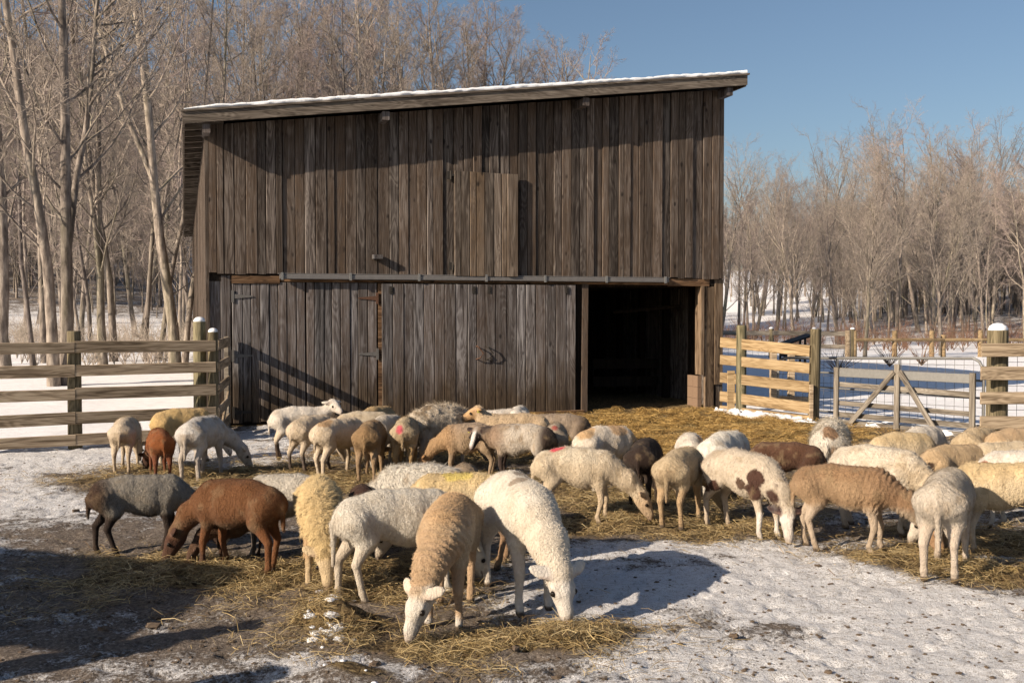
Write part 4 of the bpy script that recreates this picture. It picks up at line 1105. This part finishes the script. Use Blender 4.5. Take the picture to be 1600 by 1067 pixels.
    yaw = yaw-math.degrees(math.atan((px-800)/1600)); root.rotation_euler = (0, 0, R(yaw)); c_, s_ = math.cos(R(yaw))*k, math.sin(R(yaw))*k
    zg = min(ghf(xy[0]+fx_*c_-fy_*s_, xy[1]+fx_*s_+fy_*c_) for fx_ in (-.33, .24) for fy_ in (-.09, .09))
    root.location = (xy[0], xy[1], zg-.002)
    def colmesh(o, cc):
        a_ = o.data.color_attributes.new('Col', 'FLOAT_COLOR', 'POINT')
        a_.data.foreach_set('color', np.concatenate([np.clip(cc, 0, 1), np.ones((len(cc), 1))], 1).astype(np.float32).ravel())
    bo = mesh_obj('body', V, F, M['coat'], root, True); colmesh(bo, col)
    # eyes
    for s in (1, -1):
        e = B(.078, s*.0535, .012); MB().blob(e, (.0138*sc_h,)*3, 1, 10, 7, 0).build('eye', M['hoof'], root, True)
    # fleece: fine strands lying over the coat
    nst = [3500, 8000, 18000, 36000][near]
    prob = np.clip(woolw+.10*wh+.18*wl, 0, 1)*(dho > .02); prob = prob/prob.sum()
    ii = rs.choice(len(V), nst, p=prob)
    nn = Nn[ii]; p0 = V[ii]+rs.normal(0, vox*.4, (nst, 3)); 
    fl = np.array([-.55, 0, -.75])+rs.normal(0, .28, (nst, 3)); 
    onh = wh[ii] > .5
    fl -= (fl*nn).sum(1, keepdims=True)*nn; fl /= np.linalg.norm(fl, axis=1, keepdims=True)+1e-9
    ln = st.get('fur', .013)*rs.uniform(.5, 1.3, nst)*np.clip(woolw[ii]+.3, .3, 1); lift = rs.uniform(.12, .75, nst)*st.get('lift', 1.0)
    ln = np.where(onh, ln*.5, ln)
    wd = np.cross(nn, fl)*([.0028, .0023, .0018, .0014][near])
    tip = p0+(fl*np.cos(lift)[:, None]+nn*np.sin(lift)[:, None])*ln[:, None]
    base = p0-nn*.002
    SV = np.stack([base-wd, base+wd, tip], 1).reshape(-1, 3); SF = np.arange(nst*3).reshape(-1, 3)
    fo_ = mesh_obj('fleece', SV, SF, M['fleece'], root); colmesh(fo_, np.repeat(col[ii]*rs.uniform(.80, 1.10, (nst, 1)), 3, 0)); fo_['kind'] = 'stuff'
    if st.get('tag'):
        sgn, c_ = st['tag']; e = B(-.012, sgn*.10, .0)
        MB().box(-.014, .014, -.003, .003, -.018, .018, Matrix.Translation(Vector(e))@Matrix.Rotation(.4, 4, 'Z')).build('ear_tag', M['yellowtag'], root)
    return root

WHT = (.62,.575,.515); CRM = (.54,.455,.35); YEL = (.56,.40,.19); TAN = (.42,.30,.19); BRN = (.17,.07,.027); DRK = (.030,.019,.015); GRY = (.28,.26,.235); ORG = (.50,.29,.13); RED = (.60,.03,.07)
st = lambda **k: k
S_ = [
 (1,'cream sheep seen from behind, leftmost of the four grazing by the left fence',198,738,.57,80,st(body=CRM,leg=CRM,grub=.4),dict(near=1,ny=-10,feet=(.0,.05,.02,-.03))),
 (2,'small red brown sheep seen from behind beside the left fence group',250,749,.53,96,st(body=(.22,.075,.025),leg=(.15,.055,.028),face=(.06,.03,.02),belly=(.20,.10,.06)),dict(near=1,ny=25,feet=(.05,0,0,.02))),
 (3,'yellowish sheep behind the brown and grey white pair by the left fence',288,722,.62,22,st(body=YEL,leg=CRM,face=WHT),dict(near=1)),
 (4,'grey white sheep near the left fence with head turned right to the straw',318,747,.65,66,st(body=(.50,.48,.455),leg=(.46,.42,.38),face=(.52,.48,.42),grub=.5,tail=.3),dict(near=1,ny=-62,reach=.05)),
 (5,'white sheep with raised head and dark hind socks in front of the barn door',472,716,.60,12,st(body=WHT,sock=(.06,.04,.03),face=WHT,leg=CRM),dict(near=1,pose='up',ny=-25,hy=-70)),
 (6,'cream sheep with dark lower legs between the head raised one and tan rumped one',490,738,.58,48,st(body=CRM,sock=(.10,.08,.07)),dict(near=1)),
 (7,'pale sheep with a tan patch over its rump, left of the brown woolly one',532,743,.63,48,st(body=CRM,spots=[(-.25,0,.66,.11,(.42,.28,.16))],leg=CRM),dict(near=1,feet=(0,0,.06,-.06))),
 (8,'brown woolly sheep seen from behind, left of the one with pink rump mark',580,749,.61,80,st(body=(.28,.195,.115),rump=(.24,.155,.08),leg=(.30,.21,.13),grub=.5,curl=.3),dict(near=1)),
 (9,'tan backed small sheep farthest back near the rusty door hinge',590,716,.61,60,st(body=(.42,.33,.21),top=(.38,.27,.14)),dict(near=0)),
 (10,'cream sheep standing side on behind the brown woolly one',572,724,.57,8,st(body=(.48,.41,.31)),dict(near=0)),
 (11,'light woolly sheep between the brown one and the pink marked one',605,732,.58,62,st(body=(.52,.47,.40),curl=.2),dict(near=0)),
 (12,'dirty tan sheep seen from behind with a pink mark on its rump',635,744,.60,84,st(body=(.42,.34,.23),curl=.4,mark=(-.44,.04,.62,(.50,.07,.11)),leg=(.40,.27,.13),grub=.6),dict(near=1)),
 (13,'big shaggy whitish sheep with dark flecked back in front of the sliding door',690,735,.67,35,st(body=(.50,.44,.36),mott=((.20,.155,.11),.18,.35),fur=.05,lift=1.5,curl=.6),dict(near=1,fat=1.15)),
 (14,'dark headed sheep behind the big shaggy one',722,718,.56,75,st(body=DRK),dict(near=0)),
 (15,'brown grey woolly sheep grazing left with neck lowered, mid flock',732,750,.57,172,st(body=(.33,.245,.165),fore=(.34,.22,.12),top=(.30,.23,.17),curl=.25,face=(.3,.17,.08)),dict(near=1,reach=.02)),
 (16,'tan sheep with head held high facing left and a tag in its ear',802,735,.62,180,st(body=(.47,.36,.24),face=(.50,.32,.17),leg=CRM,tag=(1,1)),dict(near=1,pose='up')),
 (17,'white sheep partly hidden behind the head raised tan one',786,712,.54,190,st(body=WHT),dict(near=0)),
 (18,'round white rump nearest the sliding door',810,708,.57,82,st(body=(.64,.60,.54)),dict(near=0)),
 (19,'grey brown sheep with dark head near the sliding door end',872,722,.57,172,st(body=(.27,.215,.165),rump=(.10,.07,.05),face=(.06,.035,.025),leg=(.09,.06,.045)),dict(near=1,pose='low')),
 (20,'sheep with black and white face looking at the camera, black hind legs',812,758,.59,160,st(body=(.46,.41,.35),fore=(.28,.20,.14),rump=(.05,.035,.028),leg=(.05,.035,.03),face=(.025,.018,.016),blaze=(.65,.62,.58),mott=((.28,.23,.18),.2,.4),tag=(-1,1),ear=(.03,.02,.02)),dict(near=1,pose='low',ny=25,hy=85)),
 (21,'grey tan sheep with faded red rump beside the black legged one',868,748,.565,88,st(body=(.36,.30,.23),mark=(-.28,0,.665,(.42,.09,.07))),dict(near=1)),
 (22,'cream sheep with red stripe on its back grazing to the right, mid flock',905,817,.605,-3,st(body=(.54,.45,.33),top=(.58,.51,.40),mark=(-.20,-.03,.68,RED),leg=(.52,.42,.30),face=(.52,.39,.26)),dict(near=2,reach=.03,feet=(.02,-.05,-.03,.06))),
 (23,'white sheep with tan saddle and neck behind the red striped cream one',948,768,.62,42,st(body=(.60,.54,.46),spots=[(-.30,0,.66,.13,(.50,.34,.19)),(.1,-.05,.66,.13,(.48,.33,.2)),(.3,-.1,.5,.12,(.48,.34,.2))]),dict(near=1)),
 (24,'nearly black sheep seen from behind in the middle of the flock',1008,788,.59,80,st(body=DRK,leg=(.03,.02,.015),spots=[(-.30,.09,.28,.08,(.4,.36,.32))]),dict(near=1)),
 (25,'tan cream sheep seen from behind, just right of the nearly black one',1064,820,.615,72,st(body=(.46,.37,.25),leg=(.42,.30,.18),grub=.5,tail=.30),dict(near=2,ny=-42,reach=.03)),
 (26,'white back with tan patch behind the tan cream sheep',1078,776,.59,92,st(body=(.62,.57,.50),spots=[(-.15,-.12,.6,.12,(.5,.34,.22))]),dict(near=0)),
 (27,'bright white sheep facing away between tan cream and patched sheep',1134,782,.63,66,st(body=(.66,.63,.57)),dict(near=1)),
 (28,'pale sheep with dark brown patches and a white face with black eye patch',1163,832,.645,-46,st(body=(.52,.45,.36),leg=(.50,.42,.33),face=(.66,.62,.57),ear=(.05,.03,.03),eyepatch=(1,(.02,.015,.015)),
     spots=[(-.38,-.10,.50,.09,(.07,.035,.025)),(-.34,-.12,.40,.06,(.07,.035,.025)),(-.22,-.14,.40,.045,(.07,.035,.025)),(.26,-.14,.52,.055,(.07,.035,.025)),(.22,-.15,.38,.075,(.07,.035,.025)),(.42,-.06,.40,.09,(.06,.03,.022)),(.12,-.15,.45,.03,(.1,.06,.04))]),dict(near=2,ny=-5,hy=-38,reach=-.05)),
 (29,'dark brown sheep whose back shows behind the patched and tan pair',1225,786,.545,168,st(body=(.07,.035,.022),top=(.10,.05,.03)),dict(near=1)),
 (30,'shaggy white sheep from behind with a brown patch, before the gate',1297,768,.67,86,st(body=(.62,.58,.51),fur=.05,lift=1.4,spots=[(-.37,-.02,.62,.07,(.25,.16,.10)),(-.38,-.04,.45,.08,(.38,.27,.18))],curl=.4),dict(near=1,fat=1.1)),
 (31,'tan brown sheep grazing to the right with ridged neck wool',1324,860,.63,-2,st(body=(.33,.225,.135),top=(.29,.18,.10),belly=(.42,.34,.26),leg=(.43,.35,.27),fore=(.27,.17,.10),face=(.42,.26,.15),ridge=1.2),dict(near=3,reach=.06,feet=(.03,-.05,-.02,.07))),
 (32,'large pale sheep lowering its neck behind the two front ones on the right',1375,830,.665,-22,st(body=(.57,.51,.42),necks=(.55,.46,.34),ridge=.8),dict(near=2)),
 (33,'grey white sheep in front at right, seen squarely from behind',1478,897,.675,82,st(body=(.50,.45,.385),leg=(.50,.43,.36),tail=.33,grub=.2),dict(near=3,ny=15,feet=(.02,.05,.0,.04))),
 (34,'yellow cream sheep cut by the right edge, grazing to the left',1568,868,.66,186,st(body=(.56,.46,.31),top=(.58,.45,.26),ridge=.7,leg=(.54,.47,.38),face=(.60,.55,.48)),dict(near=2,reach=.02,feet=(0,0,.05,-.04))),
 (35,'cream sheep behind the large pale one in front of the gate',1412,776,.60,38,st(body=(.56,.46,.32),top=(.54,.42,.25)),dict(near=1)),
 (36,'white sheep farthest back against the low grey gate',1442,758,.60,62,st(body=(.60,.55,.48)),dict(near=0)),
 (37,'tan sheep with a dark spot on its rump between cream ones at right',1492,802,.61,48,st(body=(.46,.34,.21),spots=[(-.40,-.05,.5,.06,(.05,.03,.02))]),dict(near=1)),
 (38,'tan cream sheep with brown ears beside the thick snow capped post',1528,766,.60,66,st(body=(.48,.38,.25),face=(.2,.1,.05),ear=(.14,.07,.04)),dict(near=1,pose='mid')),
 (39,'tan sheep at the right edge below the fence rails',1592,770,.60,42,st(body=(.44,.32,.20)),dict(near=0)),
 (40,'pale cream sheep at the right edge behind the white and brown one',1572,798,.61,212,st(body=(.55,.46,.33)),dict(near=1)),
 (41,'white sheep with a red brown flank patch at the right edge',1600,826,.62,182,st(body=(.64,.60,.54),spots=[(-.05,.15,.52,.11,(.26,.10,.05)),(.3,.1,.5,.1,(.26,.10,.05))]),dict(near=1)),
 (42,'grey woolly sheep with blackish legs grazing to the right, far left',224,864,.575,2,st(body=(.255,.235,.205),rump=(.055,.032,.022),belly=(.04,.026,.02),leg=(.032,.022,.018),face=(.05,.03,.025),fore=(.23,.215,.19),dirt=.1,fur=.014),dict(near=3,reach=.0,feet=(.05,-.06,-.05,.10))),
 (43,'rich brown sheep with dark face grazing to the left',370,894,.60,140,st(body=(.15,.068,.03),top=(.135,.058,.023),belly=(.16,.095,.055),leg=(.155,.065,.027),face=(.075,.035,.022),dirt=.1,shag=.4,fur=.011,lift=.6),dict(near=3,ny=30,reach=-.03,feet=(.04,-.04,-.04,.05))),
 (44,'grey white sheep behind the rich brown one',448,868,.585,150,st(body=(.46,.43,.38),leg=(.42,.37,.32),sock=(.12,.10,.09)),dict(near=2)),
 (45,'small brown lamb feeding under the rich brown sheep',372,878,.38,200,st(body=(.09,.05,.03)),dict(near=1)),
 (46,'golden curly woolled sheep feeding head on towards the camera',500,903,.615,272,st(body=(.54,.415,.225),curl=.9,leg=(.44,.30,.17),face=(.56,.44,.28),neck=1.25,grub=.0,fur=.03,necks=(.56,.43,.23),tail=.2),dict(near=3,ny=8,reach=-.08)),
 (47,'dark brown sheep showing only its back behind the big white one',568,862,.47,95,st(body=(.05,.022,.014)),dict(near=0)),
 (48,'big white sheep side on with rump left, in the front row',626,930,.655,20,st(body=(.60,.565,.50),leg=(.56,.50,.42),tail=.32,grub=.2,dirt=.25,shag=.7),dict(near=3,reach=-.04,feet=(.02,.06,-.05,.05),fat=1.05)),
 (49,'fluffy white sheep whose back rises behind the big white one',655,852,.60,165,st(body=(.60,.57,.51),mott=((.38,.31,.24),.2,.45),fur=.035),dict(near=2)),
 (50,'orange tan sheep with white face grazing towards the camera',702,962,.675,262,st(body=(.48,.39,.28),top=(.43,.29,.165),necks=(.44,.31,.195),rump=(.40,.27,.15),leg=(.44,.31,.20),face=(.60,.565,.51),dirt=.2,ridge=1.3,shag=.5,fur=.009,ear=(.62,.55,.46)),dict(near=3,ny=-22,hy=-38,reach=-.02,feet=(.03,-.02,0,.06))),
 (51,'yellow tinted cream sheep behind the orange tan and white pair',722,884,.635,172,st(body=(.54,.44,.29),top=(.57,.44,.24),spots=[(.05,0,.68,.12,(.62,.50,.16))],leg=(.28,.18,.11),face=(.58,.52,.44)),dict(near=2)),
 (52,'brown sheep back showing between fluffy white and yellow tinted ones',728,838,.55,95,st(body=(.25,.19,.13),curl=.3),dict(near=0)),
 (53,'tall white sheep with grey tufts on its back, foremost, head down right',812,938,.75,-72,st(body=(.60,.56,.49),spots=[(-.30,.03,.69,.075,(.30,.27,.23)),(-.20,-.03,.69,.05,(.27,.24,.20)),(-.06,.02,.69,.065,(.27,.23,.19)),(.07,-.04,.68,.05,(.34,.28,.22)),(.0,.05,.68,.04,(.30,.25,.2))],necks=(.60,.54,.45),leg=(.56,.51,.45),face=(.60,.565,.52),dirt=.12,shag=.35,fur=.009,lift=.7,neck=1.2),dict(near=3,ny=12,hy=8,reach=-.02,feet=(.0,.05,.03,-.03))),
]
for idx, lb, px, py, H, yaw, stl, kw in S_: sheep(idx, lb, px, py, H, yaw, stl, **kw)

# ------------------------------------------------------------------ straw, clods
def straw(name, n, mat, label, cat, dens=None, ymax=19.5, lw=(.0009, .0019), ln=(.04, .17), rise=.05, seed=1, mnd=.3):
    rs = np.random.RandomState(seed); Xs = []; need = n
    Wt = np.array([h[4]*h[2]*h[3] for h in HAY]); Wt = Wt*np.array([1/max(h[1], 4)**1.1 for h in HAY]); Wt /= Wt.sum()
    ii = rs.choice(len(HAY), n, p=Wt); A = np.array(HAY)[ii]
    x = A[:, 0]+A[:, 2]*rs.normal(0, .62, n); y = A[:, 1]+A[:, 3]*rs.normal(0, .62, n)
    cl = vn(x*4.5, y*4.5, seed)
    ok = (fence_side(x, y) < -.05) & (y > 3.6) & (cl+rs.normal(0, .22, n) > -.12) & (rs.rand(n) < .4+A[:, 4])
    ok |= (rs.rand(n) < 0)
    x, y = x[ok], y[ok]; n = len(x)
    z = gh(x, y)+rs.uniform(.0, 1, n)**2*rise
    a = rs.rand(n)*6.28; L = rs.uniform(ln[0], ln[1], n); tl = rs.normal(0, .16, n)
    d = np.stack([np.cos(a)*np.cos(tl), np.sin(a)*np.cos(tl), np.sin(tl)], 1)
    m = np.stack([x, y, z], 1); bend = rs.normal(0, .10, (n, 3))*L[:, None]; bend[:, 2] = np.abs(bend[:, 2])
    p0 = m-d*L[:, None]*.5; p2 = m+d*L[:, None]*.5; p1 = m+bend
    dist = np.maximum(1, y/6)[:, None]
    wdir = np.cross(d, np.stack([rs.normal(0, .5, n), rs.normal(0, .5, n), np.ones(n)], 1)); wdir /= np.linalg.norm(wdir, axis=1, keepdims=True)
    wv_ = wdir*rs.uniform(lw[0], lw[1], (n, 1))*dist**.5
    gzv = gh(x, y)[:, None]
    V = np.stack([p0-wv_, p0+wv_, p1-wv_, p1+wv_, p2-wv_*.5, p2+wv_*.5], 1)
    V[:, :, 2] = np.maximum(V[:, :, 2], gzv+.002)
    V = V.reshape(-1, 3); b = (np.arange(n)*6)[:, None]
    F = np.concatenate([b+np.array([0,1,3,2]), b+np.array([2,3,5,4])])
    o = mesh_obj(name, V, F, mat)
    pal = np.array([(.50,.38,.19), (.40,.29,.13), (.27,.19,.085), (.15,.10,.055), (.46,.37,.21), (.29,.22,.11)])
    cc = pal[rs.randint(len(pal), size=n)]*rs.uniform(.7, 1.1, (n, 1))*np.where((y > 12)[:, None], np.array([[1.22, 1.08, .80]]), 1); cc = np.repeat(cc, 6, 0)
    a_ = o.data.color_attributes.new('Col', 'FLOAT_COLOR', 'POINT'); a_.data.foreach_set('color', np.concatenate([cc, np.ones((len(cc), 1))], 1).astype(np.float32).ravel())
    return tag(o, label, cat, kind='stuff')
ms = NT('straw'); vc = ms.n('ShaderNodeVertexColor'); vc.layer_name = 'Col'; ms.col(vc.outputs[0]); ms.b.inputs['Roughness'].default_value = .6
straw('straw', 310000, ms.m, 'trampled golden straw and hay strewn over the yard', 'straw')
cl = MB()
mdung = plain('frozen_dirt', (.10,.075,.055), .9, 0, 40, .4, .5)
for i in range(1000):
    px = rnd.uniform(-40, 1640); py = 700+370*rnd.random()**.7; g = gp(px, py)
    if fence_side(np.array([g.x]), np.array([g.y]))[0] > -.2: continue
    r_ = rnd.uniform(.004, .012) if rnd.random() < .975 else rnd.uniform(.015, .032)
    cl.blob((g.x, g.y, ghf(g.x, g.y)+r_*.3), (r_*rnd.uniform(.9,1.6), r_*rnd.uniform(.9,1.4), r_*.5), i, 7, 4, .4)
tag(cl.build('dirt_clods', mdung, None), 'frozen dark clods and droppings scattered over the yard', 'clods', kind='stuff')
print('TRIS_TOTAL', sum(len(m.polygons) for m in bpy.data.meshes))
